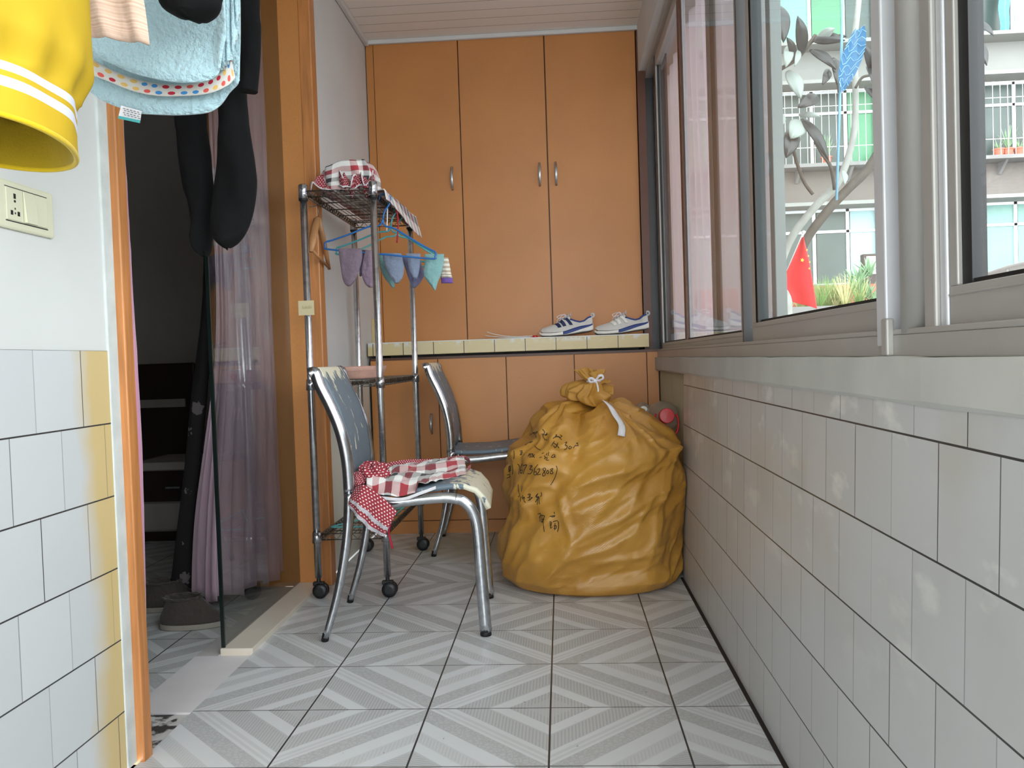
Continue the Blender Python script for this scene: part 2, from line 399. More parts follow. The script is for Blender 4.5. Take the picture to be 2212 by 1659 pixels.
# ------------------------------------------------------------------ mesh builder
class MB:
    def __init__(s): s.v = []; s.f = []; s.u = {}
    def add(s, vs, fs, uvs=None):
        o = len(s.v); s.v += [Vector(v) for v in vs]; s.f += [tuple(i+o for i in f) for f in fs]
        if uvs:
            for i, q in enumerate(uvs): s.u[o+i] = q
        return s
    def box(s, x0, x1, y0, y1, z0, z1):
        vs = [(x, y, z) for x in (x0, x1) for y in (y0, y1) for z in (z0, z1)]
        return s.add(vs, [(0, 1, 3, 2), (4, 6, 7, 5), (0, 4, 5, 1), (2, 3, 7, 6), (0, 2, 6, 4), (1, 5, 7, 3)])
    def tube(s, pts, r, seg=10, cap=True, sy=1., closed=False):
        pts = [Vector(p) for p in pts]; n = len(pts); vs = []; fs = []
        R = r if isinstance(r, (list, tuple)) else [r]*n
        up = Vector((0, 0, 1)); nrm = None
        for i, p in enumerate(pts):
            if closed: t = (pts[(i+1) % n]-pts[i-1])
            else: t = pts[min(i+1, n-1)]-pts[max(i-1, 0)]
            t.normalize()
            if nrm is None:
                nrm = t.cross(up if abs(t.z) < .9 else Vector((0, 1, 0))).normalized()
            else:
                nrm = (nrm - t*nrm.dot(t)).normalized()
            b = t.cross(nrm)
            for k in range(seg):
                a = 2*math.pi*k/seg
                vs.append(p+nrm*math.cos(a)*R[i]+b*math.sin(a)*R[i]*sy)
        m = n if closed else n-1
        for i in range(m):
            for k in range(seg):
                j = (i+1) % n
                fs.append((i*seg+k, i*seg+(k+1) % seg, j*seg+(k+1) % seg, j*seg+k))
        if cap and not closed:
            fs.append(tuple(range(seg))[::-1]); fs.append(tuple((n-1)*seg+k for k in range(seg)))
        return s.add(vs, fs)
    def lathe(s, prof, c=(0, 0, 0), axis='z', seg=24, cap=True):
        vs = []; fs = []; c = Vector(c)
        for r, h in prof:
            for k in range(seg):
                a = 2*math.pi*k/seg; x, y = r*math.cos(a), r*math.sin(a)
                vs.append(c+Vector({'z': (x, y, h), 'x': (h, x, y), 'y': (x, h, y)}[axis]))
        for i in range(len(prof)-1):
            for k in range(seg):
                fs.append((i*seg+k, i*seg+(k+1) % seg, (i+1)*seg+(k+1) % seg, (i+1)*seg+k))
        if cap:
            fs.append(tuple(range(seg))[::-1]); fs.append(tuple((len(prof)-1)*seg+k for k in range(seg)))
        return s.add(vs, fs)
    def grid(s, fn, nu, nv, closeu=False, uvf=None):
        vs = []; uv = []; fs = []; cu = nu if closeu else nu+1
        for j in range(nv+1):
            for i in range(cu):
                u, v = i/nu, j/nv
                vs.append(fn(u, v)); uv.append(uvf(u, v) if uvf else (u, v))
        for j in range(nv):
            for i in range(nu):
                a = j*cu+i; b = j*cu+(i+1) % cu if closeu else j*cu+i+1
                fs.append((a, b, b+cu, a+cu))
        return s.add(vs, fs, uv)
    def prism(s, poly, axis, a, b):
        n = len(poly); vs = []
        for w in (a, b):
            for p in poly:
                vs.append({'x': (w, p[0], p[1]), 'y': (p[0], w, p[1]), 'z': (p[0], p[1], w)}[axis])
        fs = [tuple(range(n))[::-1], tuple(range(n, 2*n))]
        fs += [(i, (i+1) % n, n+(i+1) % n, n+i) for i in range(n)]
        return s.add(vs, fs)
    def sphere(s, c, r, seg=16, sc=(1, 1, 1)):
        prof = [(max(1e-4, math.sin(math.pi*i/seg)), -math.cos(math.pi*i/seg)) for i in range(seg+1)]
        c = Vector(c); o = len(s.v); s.lathe(prof, seg=seg*2)
        for i in range(o, len(s.v)):
            v = s.v[i]; s.v[i] = c+Vector((v.x*r*sc[0], v.y*r*sc[1], v.z*r*sc[2]))
        return s
    def build(s, name, mat, parent=None, smooth=False, bevel=0, solid=0, sub=0, origin=None, angle=None):
        me = bpy.data.meshes.new(name)
        org = wloc(parent) if parent else (Vector(origin) if origin else Vector((0, 0, 0)))
        me.from_pydata([tuple(v-org) for v in s.v], [], s.f); me.update()
        if s.u:
            l = me.uv_layers.new(name='UVMap')
            for lp in me.loops: l.data[lp.index].uv = s.u.get(lp.vertex_index, (0, 0))
        bm = bmesh.new(); bm.from_mesh(me); bmesh.ops.recalc_face_normals(bm, faces=bm.faces); bm.to_mesh(me); bm.free()
        me.materials.append(MT[mat] if isinstance(mat, str) else mat)
        o = bpy.data.objects.new(name, me); COL.objects.link(o)
        if parent: o.parent = parent
        else: o.location = org
        if smooth: me.polygons.foreach_set('use_smooth', [True]*len(me.polygons))
        if solid:
            m = o.modifiers.new('thickness', 'SOLIDIFY'); m.thickness = solid; m.offset = 0
        if bevel:
            m = o.modifiers.new('bevel', 'BEVEL'); m.width = bevel; m.segments = 2; m.limit_method = 'ANGLE'
        if sub:
            m = o.modifiers.new('subdivision', 'SUBSURF'); m.levels = sub; m.render_levels = sub
        return o
def wloc(o):
    v = Vector((0, 0, 0))
    while o: v += o.location; o = o.parent
    return v
def struct(o, *a): o['kind'] = 'structure'; return o
def tag(o, label, cat, group=None, kind=None):
    o['label'] = label; o['category'] = cat
    if group: o['group'] = group
    if kind: o['kind'] = kind
    return o
def thing(name, label, cat, loc=(0, 0, 0), group=None):
    o = bpy.data.objects.new(name, None); o.empty_display_size = .05; COL.objects.link(o); o.location = loc
    return tag(o, label, cat, group)
def sm(t): t = max(0., min(1., t)); return t*t*(3-2*t)
def nz(x, y, z, s=1.): return noise.noise(Vector((x*s, y*s, z*s)))
def lerp(a, b, t): return a+(b-a)*t
def interp(tab, t):
    if t <= tab[0][0]: return tab[0][1:]
    for a, b in zip(tab, tab[1:]):
        if t <= b[0]:
            k = (t-a[0])/(b[0]-a[0]); return tuple(lerp(p, q, k) for p, q in zip(a[1:], b[1:]))
    return tab[-1][1:]
def smooth_path(pts, n=6):
    pts = [Vector(p) for p in pts]; out = []
    for i in range(len(pts)-1):
        p0 = pts[max(i-1, 0)]; p1 = pts[i]; p2 = pts[i+1]; p3 = pts[min(i+2, len(pts)-1)]
        for k in range(n):
            t = k/n
            out.append(.5*((2*p1)+(p2-p0)*t+(2*p0-5*p1+4*p2-p3)*t*t+(3*p1-p0-3*p2+p3)*t**3))
    out.append(pts[-1]); return out

# ================================================================== THE SETTING
WL = -.965                       # left wall face
struct(MB().box(-.955, .50, -2.3, 4.45, -.06, 0).build('floor', 'floor'))
MT['floor_in'] = MT['floor']
struct(MB().box(-4.6, -1.125, -.6, 4.9, -.075, -.012).build('floor', 'floor_in'))
# threshold slabs in the doorway
struct(MB().box(-1.125, -.955, 2.065, 2.475, -.06, -.001).build('trim_1', plain('pale threshold slab', (224, 220, 222), .35, var=.05)))
struct(MB().box(-1.055, -.955, 2.49, 3.25, -.06, .016).build('trim_2', plain('cream marble slab', (216, 206, 192), .35, var=.05), bevel=.002))
struct(MB().box(-1.125, -1.055, 2.475, 3.25, -.06, -.001).build('trim_3', plain('pale threshold slab', (190, 188, 186), .35, var=.05)))
def chipped():
    g = G('chipped cement'); n = g.noise(16, 5)
    g.col(g.mix(g.rng(n, .48, .53), lin((60, 56, 54)), lin((196, 194, 192)))).pr(.9).bump(n, .8, .01); return g.m
struct(MB().box(-1.125, -.957, 1.80, 2.065, -.06, -.006).build('trim_4', chipped()))
# ceiling of narrow boards
def boards():
    g = G('ceiling boards'); Y = g.xyz(g.pos())[1]
    f = g.m_('FRACT', g.m_('DIVIDE', Y, .10)); e = g.m_('LESS_THAN', f, .06)
    g.col(g.mix(e, lin((232, 228, 220)), lin((180, 176, 170)))).pr(.5).bump(g.m_('SUBTRACT', 1., e), .6, .004); return g.m
struct(MB().box(WL, .46, -2.3, 4.80, 2.53, 2.60).build('ceiling', boards()))
struct(MB().box(WL, WL+.022, 3.31, 4.42, 2.505, 2.53).box(WL, .45, 4.398, 4.42, 2.508, 2.53).build('trim_5', 'white_paint', bevel=.004))
# left wall: near piece with tiled dado, far piece, piece above the opening
struct(MB().box(-1.12, WL, -2.3, 1.765, .906, 2.6).build('wall_left', 'white_paint'))
struct(MB().box(-1.12, WL+.002, -2.3, 1.765, 0, .906).build('trim_6', 'tiles_left'))
def edgefn(u, v):
    z = v*2.6; return (WL+.001+.004*nz(0, 1.1, z*9), 1.765+u*.04, z)
struct(MB().box(-1.12, WL+.0045, 1.762, 1.806, 0, 2.6).build('trim_7', 'grey_cement', bevel=.003))
struct(MB().box(-1.12, WL-.002, 3.30, 4.85, -.02, 2.6).build('wall_left', 'white_paint'))
struct(MB().box(-1.12, WL, 1.80, 3.31, 2.36, 2.6).build('wall_left', 'white_paint'))
# skirting plaster under the old tile line at the far left
struct(MB().box(WL-.01, WL+.006, 3.33, 4.20, 0, .80).build('trim_8', plain('cream tile dado', (222, 220, 208), .4, var=.05), bevel=.004))
struct(MB().box(WL-.002, WL+.03, 4.33, 4.425, .96, 1.09).build('trim_9', plain('yellowed end tile', (206, 184, 134), .4), bevel=.003))
# right wall: slightly leaning tiled parapet, plaster ledge
L0, LK = .440, .03
def rx(z): return L0+LK*z
struct(MB().prism([(rx(-.05), -.05), (rx(.80), .80), (.66, .80), (.66, -.05)], 'y', -2.3, 3.27).build('wall_right', 'tiles_right'))
struct(MB().box(.482, .66, 3.27, 4.85, -.05, .80).build('wall_right', 'cream_wall'))
struct(MB().box(.430, .446, -2.3, 3.27, -.01, .003).build('trim_16', 'dark_gap'))
struct(MB().box(-1.132, -1.122, -.6, 4.9, -.02, -.010).build('trim_17', 'dark_gap'))
def ledge():
    m = MB(); n = 120
    def fn(u, v):
        y = lerp(-2.3, 4.42, v); w = .003*nz(1, y*6, 2)+.002*nz(3, y*21, 1)
        ring = [(.458+w, .845+w), (.458+w, .788-w), (.462, .782+.004*nz(2, y*5, 7)), (.62, .782), (.62, .845)]
        p = ring[int(round(u*5)) % 5]; return (p[0], y, p[1])
    m.grid(fn, 5, n, closeu=True)
    m.add([(p[0], -2.3, p[1]) for p in [(.458, .845), (.458, .785), (.62, .785), (.62, .845)]], [(0, 1, 2, 3)])
    m.add([(p[0], 4.42, p[1]) for p in [(.458, .845), (.458, .785), (.62, .785), (.62, .845)]], [(3, 2, 1, 0)])
    return m
struct(ledge().build('trim_10', 'ledge'))
struct(MB().box(.437, .66, -2.3, 4.85, 2.30, 2.6).build('wall_right', 'white_paint'))
# end walls
struct(MB().box(-1.12, .66, 4.81, 4.87, -.05, 2.6).build('wall_back', 'white_paint'))
struct(MB().box(-1.12, .66, -2.38, -2.3, -.05, .35).box(-1.12, .66, -2.38, -2.3, 2.39, 2.6).build('wall_front', 'white_paint'))
w = MB().box(-.965, .47, -2.34, -2.30, .35, .39).box(-.965, .47, -2.34, -2.30, 2.35, 2.39)
for x in (-.965, -.28, .43): w.box(x, x+.04, -2.34, -2.30, .39, 2.35)
fr = struct(w.build('window_4', 'alu')); MB().box(-.93, .43, -2.322, -2.318, .39, 2.35).build('window_glass', 'glass_clear', fr)
# room beyond the doorway
struct(MB().box(-4.66, -4.6, -.6, 4.9, -.1, 2.62).build('wall_inner_west', 'room_wall'))
struct(MB().box(-4.6, -1.12, 4.85, 4.92, -.1, 2.62).build('wall_inner_north', 'room_wall'))
struct(MB().box(-4.6, -1.12, -.66, -.6, -.1, 2.62).build('wall_inner_south', 'room_wall'))
struct(MB().box(-4.66, -1.12, -.66, 4.92, 2.6, 2.66).build('ceiling', 'room_wall'))

# ------------------------------------------------------------------ doorway: casings, glass leaf
d1 = bpy.data.objects.new('door_1', None); COL.objects.link(d1); d1.location = (-1.0, 2.5, 0); struct(d1)
# near jamb: thin casing seen along the wall, two steps
MB().box(-1.13, WL+.022, 1.80, 1.838, -.02, 2.36).build('casing', 'casing', d1, bevel=.003)
MB().box(-1.13, WL+.004, 1.838, 1.853, -.02, 2.36).build('casing', 'casing', d1, bevel=.003)
# far jamb: broad face towards the opening, and a casing edge
MB().box(-1.30, -.93, 3.252, 3.30, 0, 2.36).build('jamb', 'laminate', d1, bevel=.002)
MB().box(-.966, -.918, 3.25, 3.315, 0, 2.36).build('casing', 'casing', d1, bevel=.004)
MB().box(-1.30, -.94, 1.84, 3.26, 2.30, 2.36).build('head_jamb', 'laminate', d1)
gd = MB().box(-1.052, -1.044, 2.503, 3.25, .018, 2.29).build('glass_leaf', 'door_glass', d1)
MB().box(-1.0535, -1.0425, 2.497, 2.504, .006, 2.29).build('glass_edge', plain('dark green glass edge', (20, 30, 28), .2), gd)

# ------------------------------------------------------------------ window wall
MB_ = MB
t = struct(MB().box(.472, .60, -2.3, 4.46, .845, .876).box(.472, .478, -2.3, 4.46, .876, .884).build('trim_11', 'alu', bevel=.002))
struct(MB().box(.472, .60, -2.3, 4.46, 2.27, 2.30).build('trim_12', 'alu'))
def sash(n, y0, y1, x, zb=.928, st0=.05, st1=.05, mat='alu', gl='glass', z1=2.27):
    """one sliding sash: bottom rail, top rail, two stiles, black gasket, pane"""
    r = bpy.data.objects.new('window_%d' % n, None); COL.objects.link(r); r.location = (x, (y0+y1)/2, .876); struct(r)
    MB().box(x-.014, x+.014, y0, y1, .878, zb).box(x-.016, x+.014, y0, y1, zb-.012, zb-.009).build('bottom_rail', mat, r, bevel=.002)
    MB().box(x-.014, x+.014, y0, y1, z1-.05, z1).build('top_rail', mat, r, bevel=.002)
    MB().box(x-.014, x+.014, y0, y0+st0, zb, z1-.05).build('stile', mat, r, bevel=.002)
    MB().box(x-.014, x+.014, y1-st1, y1, zb, z1-.05).build('stile', mat, r, bevel=.002)
    g = MB(); a, b = y0+st0, y1-st1
    g.box(x-.006, x+.006, a, b, zb, zb+.006).box(x-.006, x+.006, a, a+.008, zb, z1-.05).box(x-.006, x+.006, b-.008, b, zb, z1-.05)
    g.build('gasket', 'gasket', r)
    MB().box(x-.002, x+.002, a, b, zb, z1-.05).build('window_glass', gl, r)
    return r
# near sash (right edge of the picture), black wide gasket at its far stile
r = sash(1, -.35, 1.095, .500, .932, .05, .022, 'alu', 'glass_clear')
MB().box(.492, .510, 1.048, 1.073, .932, 2.22).build('stile', 'gasket', r)
sash(2, -2.28, -.36, .530, .93, .05, .05, 'alu', 'glass_clear')
# mullion: flat cover strips and a half-round pillar
m = bpy.data.objects.new('window_3', None); COL.objects.link(m); m.location = (.5, 1.2, .876); struct(m)
MB().box(.470, .56, 1.262, 1.300, .86, 2.27).build('cover_strip', 'alu_light', m, bevel=.003)
cyl = MB().lathe([(.046, .876), (.046, 2.27)], (.517, 1.203, 0), seg=40); cyl.build('round_mullion', 'alu', m, smooth=False)
for p in m.children[-1].data.polygons: p.use_smooth = len(p.vertices) == 4
MB().box(.478, .535, 1.118, 1.152, .876, 2.27).build('cover_strip', 'alu', m, bevel=.003)
MB().box(.484, .528, 1.098, 1.118, .876, 2.27).build('cover_strip', 'alu_light', m, bevel=.003)
MB().box(.462, .474, 1.24, 1.262, .846, .90).build('bracket', 'alu', m, bevel=.003)
# big sash
r = sash(5, 1.302, 2.19, .500, .930, .036, .052, 'alu', 'glass')
MB().box(.486, .512, 2.128, 2.150, .93, 2.22).build('stile', 'gasket', r)
sash(6, 2.13, 3.0, .545, .915, .04, .04, 'alu_mid', 'glass_clear')
# sash with the sheer behind it
r = sash(7, 2.29, 4.14, .500, .912, .035, .045, 'alu', 'glass_clear')
MB().box(.484, .516, 2.286, 2.300, .878, 2.27).build('edge_strip', 'alu_dark', r)
MB().box(.499, .513, 3.32, 3.37, .878, 2.24).build('meeting_stile', 'alu_light', r, bevel=.002)
MB().box(.489, .499, 3.335, 3.385, .878, 2.24).build('meeting_stile', 'laminate_dark', r)
MB().box(.484, .516, 4.10, 4.14, .878, 2.27).build('edge_strip', 'alu_dark', r)
sash(8, 4.08, 4.44, .525, .915, .03, .03, 'alu_dark', 'glass')
struct(MB().box(.430, .470, 4.405, 4.47, .86, 2.53).build('trim_13', 'laminate_dark'))
struct(MB().box(.470, .60, 4.43, 4.46, .86, 2.30).build('trim_14', 'alu_dark'))
struct(MB().box(.437, .66, 4.46, 4.82, .80, 2.6).build('wall_right', 'cream_wall'))
# sheer curtain hung outside the far sash
def shf(u, v):
    y = lerp(2.36, 4.42, u); z = lerp(.885, 2.28, v)
    return (.585+.012*math.sin(y*38+1.5*nz(y*3, 0, z))+.010*nz(y*9, 1, z*1.3), y, z)
tag(MB().grid(shf, 150, 24).build('sheer_curtain', 'sheer', smooth=True, origin=(.585, 3.3, .885)),
    'pinkish grey sheer curtain behind the far window panes', 'curtain')

# ================================================================== CUPBOARDS
def bow_handle(x, y, z0, z1, parent, name='handle', r=.0065):
    pts = []
    for k in range(13):
        t = k/12; pts.append((x, y-.030*math.sin(math.pi*t)**.7, lerp(z0, z1, t)))
    return MB().tube(pts, [r*(.8+.5*math.sin(math.pi*k/12)) for k in range(13)], 10, sy=.6).build(name, 'handle', parent, smooth=True)
UY = 4.42
up = thing('wall_cupboard', 'tall orange brown built in cupboard with three plain doors above the tiled shelf', 'cupboard', (-.26, UY, .96))
MB().box(-.962, .428, UY+.02, 4.80, .962, 2.528).build('carcass', 'laminate_dark', up)
MB().box(-.962, -.925, UY+.004, UY+.02, .962, 2.528).build('side_filler', 'laminate', up)
for x0, x1, hx in ((-.922, -.485, -.533), (-.480, -.040, -.08), (-.034, .426, .004)):
    d = MB().box(x0, x1, UY, UY+.018, .966, 2.512).build('cupboard_door', 'laminate', up, bevel=.0015)
    bow_handle(hx, UY, 1.745, 1.865, d)
LY = 4.215
lo = thing('base_cupboard', 'low orange brown cupboard with plain doors under the tiled shelf', 'cupboard', (-.26, LY, 0))
MB().box(-.955, .474, LY+.02, 4.80, .0, .885).build('carcass', 'laminate_dark', lo)
MB().box(-.955, .474, LY+.006, LY+.02, .0, .062).build('plinth', 'laminate', lo)
for k, (x0, x1) in enumerate(((-.953, -.616), (-.612, -.275), (-.271, .062), (.066, .418))):
    d = MB().box(x0, x1, LY, LY+.018, .066, .872).build('cupboard_door', 'laminate', lo, bevel=.0015)
    if k == 0: bow_handle(-.655, LY, .50, .60, d)
MB().box(.421, .475, LY-.006, LY+.018, .0, .872).build('side_filler', 'laminate', lo)
ct = thing('tiled_countertop', 'shelf edged with yellowed cream tiles between the two cupboards', 'countertop', (.432, 4.2, 0))
MB().box(-.958, .432, 4.202, 4.80, .905, .960).build('slab', 'ledge', ct)
MB().box(-.958, .432, 4.190, 4.202, .897, .958).build('tile_edge', 'counter_tiles', ct, bevel=.002)
MB().box(-.958, .430, 4.194, 4.30, .958, .963).build('tile_top', plain('painted tile top', (212, 212, 206), .4), ct)

# ================================================================== CHAIRS
def thick_profile(pts, th):
    pts = [Vector((p[0], 0, p[1])) for p in pts]; out = []
    for i, p in enumerate(pts):
        t = (pts[min(i+1, len(pts)-1)]-pts[max(i-1, 0)]).normalized(); n = Vector((t.z, 0, -t.x))
        out.append((p+n*th/2, p-n*th/2))
    return out
def slab_from(pts, th, w, nseg=16, dip=0, rnd=.03):
    """curved sheet across y with thickness th, rounded side corners, slight dish"""
    pr = thick_profile(pts, th); m = MB(); n = len(pr)
    for side in (0, 1):
        def fn(u, v, side=side):
            k = v*(n-1); i = min(int(k), n-2); f = k-i
            p = pr[i][side].lerp(pr[i+1][side], f); y = (u-.5)*2
            e = min(v, 1-v)*(n-1)*.02; ww = w-(rnd*(1-sm(min(1, e/.03)))*.4)
            return (p.x-dip*(1-y*y)*0, y*ww, p.z-dip*(1-y*y))
        m.grid(fn, nseg, (n-1)*3)
    nu = nseg+1; nv = (n-1)*3+1; b = nu*nv
    for j in range(nv-1):
        m.f.append((j*nu, (j+1)*nu, b+(j+1)*nu, b+j*nu)); m.f.append((j*nu+nseg, b+j*nu+nseg, b+(j+1)*nu+nseg, (j+1)*nu+nseg))
    for i in range(nseg):
        m.f.append((i, b+i, b+i+1, i+1)); q = (nv-1)*nu; m.f.append((q+i, q+i+1, b+q+i+1, b+q+i))
    return m
SEATP = [(-.175, .458), (-.10, .452), (.0, .452), (.09, .460), (.16, .468), (.205, .466), (.240, .452), (.264, .424), (.278, .392)]
BACKP = [(-.158, .470), (-.152, .55), (-.163, .64), (-.185, .72), (-.215, .79), (-.238, .838), (-.248, .850)]
def make_chair(loc, label):
    t = thing('metal_chair', label, 'chair', (0, 0, 0), 'worn metal chairs')
    slab_from(SEATP, .016, .196).build('seat', 'chair_paint', t, smooth=True)
    slab_from(BACKP, .016, .190, rnd=.05).build('backrest', 'chair_paint', t, smooth=True)
    for s in (-1, 1):
        y = s*.208
        st = smooth_path([(-.262, y, .836), (-.244, y, .838), (-.232, y, .80), (-.198, y, .725), (-.172, y, .65), (-.156, y, .56), (-.152, y, .46)], 4)
        MB().tube(st, .0145, 10, sy=1.25).build('back_stile', 'chrome', t, smooth=True)
        lg = smooth_path([(-.152, y, .46), (-.158, y, .38), (-.172, y, .28), (-.203, y, .14), (-.243, y*1.02, .012)], 4)
        leg = MB().tube(lg, [lerp(.0175, .0105, (k/(len(lg)-1))**1.5) for k in range(len(lg))], 10, sy=1.2).build('leg', 'chrome', t, smooth=True)
        MB().tube([lg[-1]+Vector((.002, 0, .012)), (-.246, y*1.02, 0)], .0115, 10).build('foot_cap', 'gasket', leg, smooth=True)
        rl = smooth_path([(-.152, y, .425), (-.05, y, .424), (.08, y, .434), (.150, y, .436), (.190, y, .428)], 5)
        MB().tube(rl, .0140, 12, sy=1.2).build('seat_rail', 'chrome', t, smooth=True)
        fl = smooth_path([(.176, y, .432), (.200, y, .424), (.226, y, .394), (.241, y, .34), (.248, y, .20), (.257, y*1.01, .012)], 5)
        leg = MB().tube(fl, [lerp(.0140, .0158, k/(len(fl)-1)) for k in range(len(fl))], 12, sy=1.2).build('leg', 'chrome', t, smooth=True)
        MB().tube([(.256, y*1.01, .014), (.257, y*1.01, 0)], .0178, 10).build('foot_cap', 'gasket', leg, smooth=True)
    MB().tube([(-.156, -.205, .425), (-.156, .205, .425)], .010, 8).build('cross_bar', 'chrome', t, smooth=True)
    MB().tube([(.16, -.205, .432), (.16, .205, .432)], .009, 8).build('cross_bar', 'chrome', t, smooth=True)
    MB().tube([(-.244, -.205, .836), (-.244, .205, .836)], .011, 10).build('top_rail', 'chrome', t, smooth=True)
    return t
def dup(root, loc, rz, label):
    def cp(o, par):
        c = o.copy(); COL.objects.link(c); c.parent = par
        for ch in o.children: cp(ch, c)
        return c
    kids = list(root.children)
    r = root.copy(); COL.objects.link(r); r.location = loc; r.rotation_euler = (0, 0, rz); r['label'] = label
    for k in kids: cp(k, r)
    return r
ch = make_chair(None, 'front metal chair with a plaid apron draped over its worn seat')
c2 = dup(ch, (-.352, 3.935, 0), math.radians(2.2), 'rear metal chair standing against the low cupboard behind the yellow sack')
ch.location = (-.531, 2.82, 0); ch.rotation_euler = (0, 0, math.radians(3.6))

# ================================================================== WIRE RACK
RX0, RX1, RY0, RY1, RH = -.922, -.664, 3.085, 3.845, 1.515
rk = thing('wire_rack', 'tall narrow chrome wire shelving rack on black castors beside the left wall', 'shelving rack', ((RX0+RX1)/2, (RY0+RY1)/2, 0))
for x in (RX0, RX1):
    for y in (RY0, RY1):
        p = MB().tube([(x, y, .075), (x, y, RH)], .0128, 16).build('post', 'rack_chrome', rk, smooth=True)
        MB().tube([(x, y, RH-.045), (x, y, RH+.004), (x, y, RH+.008)], [.0165, .0165, .012], 16).build('post_cap', 'chrome', p, smooth=True)
        MB().tube([(x, y, RH-.052), (x, y, RH-.046)], .0168, 16).build('collar_ring', 'gasket', p)
        c = MB().tube([(x, y, .052), (x, y, .08)], .008, 10).box(x-.020, x+.020, y-.012, y+.012, .046, .060).build('castor', 'black_plastic', rk, bevel=.003)
        for s in (-1, 1):
            MB().lathe([(.012, -.008), (.026, -.008), (.028, -.003), (.028, .003), (.026, .008), (.012, .008)], (x+.007, y+s*.012, .028), 'y', 20).build('wheel', 'black_plastic', c, smooth=True)
def shelf(z):
    m = MB(); h = .022; e = .012; x0, x1, y0, y1 = RX0+e, RX1-e, RY0+e, RY1-e; r = .0022
    for zz in (z, z-h):
        m.tube([(x0, y0, zz), (x1, y0, zz), (x1, y1, zz), (x0, y1, zz)], r*1.35, 6, closed=True)
    def zig(a, b, n):
        a, b = Vector(a), Vector(b); pts = []
        for k in range(n+1):
            p = a.lerp(b, k/n); pts.append(p+Vector((0, 0, -h if k % 2 else 0)))
        m.tube(pts, r, 6)
    zig((x0, y0, z), (x1, y0, z), 12); zig((x0, y1, z), (x1, y1, z), 12)
    zig((x0, y0, z), (x0, y1, z), 40); zig((x1, y0, z), (x1, y1, z), 40)
    for k in range(1, 13):
        x = lerp(x0, x1, k/13); m.tube([(x, y0, z+.002), (x, y1, z+.002)], r*.75, 5)
    for k in range(1, 5):
        y = lerp(y0, y1, k/5); m.tube([(x0, y, z-h+.004), (x1, y, z-h+.004)], r*1.1, 5)
    s = m.build('shelf', 'wire', rk, smooth=True)
    for x in (RX0, RX1):
        for y in (RY0, RY1):
            MB().tube([(x, y, z-.030), (x, y, z+.010)], [.0175, .0155], 16).build('sleeve_collar', 'chrome', s, smooth=True)
    return s
for z in (1.50, .80, .235): shelf(z)
lbl = MB().box(RX0-.030, RX0+.028, RY0-.0155, RY0-.0135, 1.045, 1.098)
lb = lbl.build('paper_label', plain('old cream paper label', (196, 182, 146), .8, var=.06), origin=(RX0, RY0-.0145, 1.045))
tag(lb, 'small cream paper label taped to the front left post of the wire rack', 'label')
mk = MB()
for k, (a, b) in enumerate([(-.016, .006), (-.010, -.004), (-.004, .004), (.003, -.003), (.009, .005), (.015, 0)]):
    mk.tube([(RX0+a, RY0-.0158, 1.068), (RX0+a+.002, RY0-.0158, 1.078+b*.3), (RX0+a+.004, RY0-.0158, 1.069)], .0005, 4)
mk.build('faint_writing', plain('faint pencil', (140, 126, 100), .8), lb)

# ------------------------------------------------------------------ lofted soft things
def loft_rows(rows, Y, th, name, mat, parent=None, seg=20, sub=5, wr=.003, wf=18, cap=True, taper=True, uvs=True, seed=0, yfn=None, **kw):
    """rows: (pixel row, left px, right px[, thickness factor]) top to bottom, traced at depth Y"""
    tab = [(i,)+tuple(r)+((1.,) if len(r) == 3 else ()) for i, r in enumerate(rows)]
    pr = smooth_path([Vector((r[1], r[2], r[3])) for r in tab], sub); tf = smooth_path([Vector((r[4], 0, 0)) for r in tab], sub)
    m = MB(); n = len(pr); P = []
    for k, (p, q) in enumerate(zip(pr, tf)):
        yy = Y+(yfn(k/(n-1)) if yfn else 0)
        a = at(p.y, p.x, yy); b = at(p.z, p.x, yy); P.append((a, b, q.x))
    def fn(u, v):
        a, b, q = P[min(n-1, int(round(v*(n-1))))]
        an = 2*math.pi*u; c = (a+b)/2; hw = (b-a)/2
        e = 1.
        if taper and cap: e = min(1., .25+6*min(v, 1-v))
        w = wr*nz(c.x*1.0+math.cos(an)*.05+seed, math.sin(an)*.1, c.z, wf)
        return c+hw*math.cos(an)+Vector((0, -math.sin(an)*(th*q*e)+w*3*math.sin(an), w))
    m.grid(fn, seg, n-1, closeu=True)
    if cap:
        m.f.append(tuple(range(seg))[::-1]); m.f.append(tuple((n-1)*seg+i for i in range(seg)))
    return m.build(name, mat, parent, smooth=True, **kw)

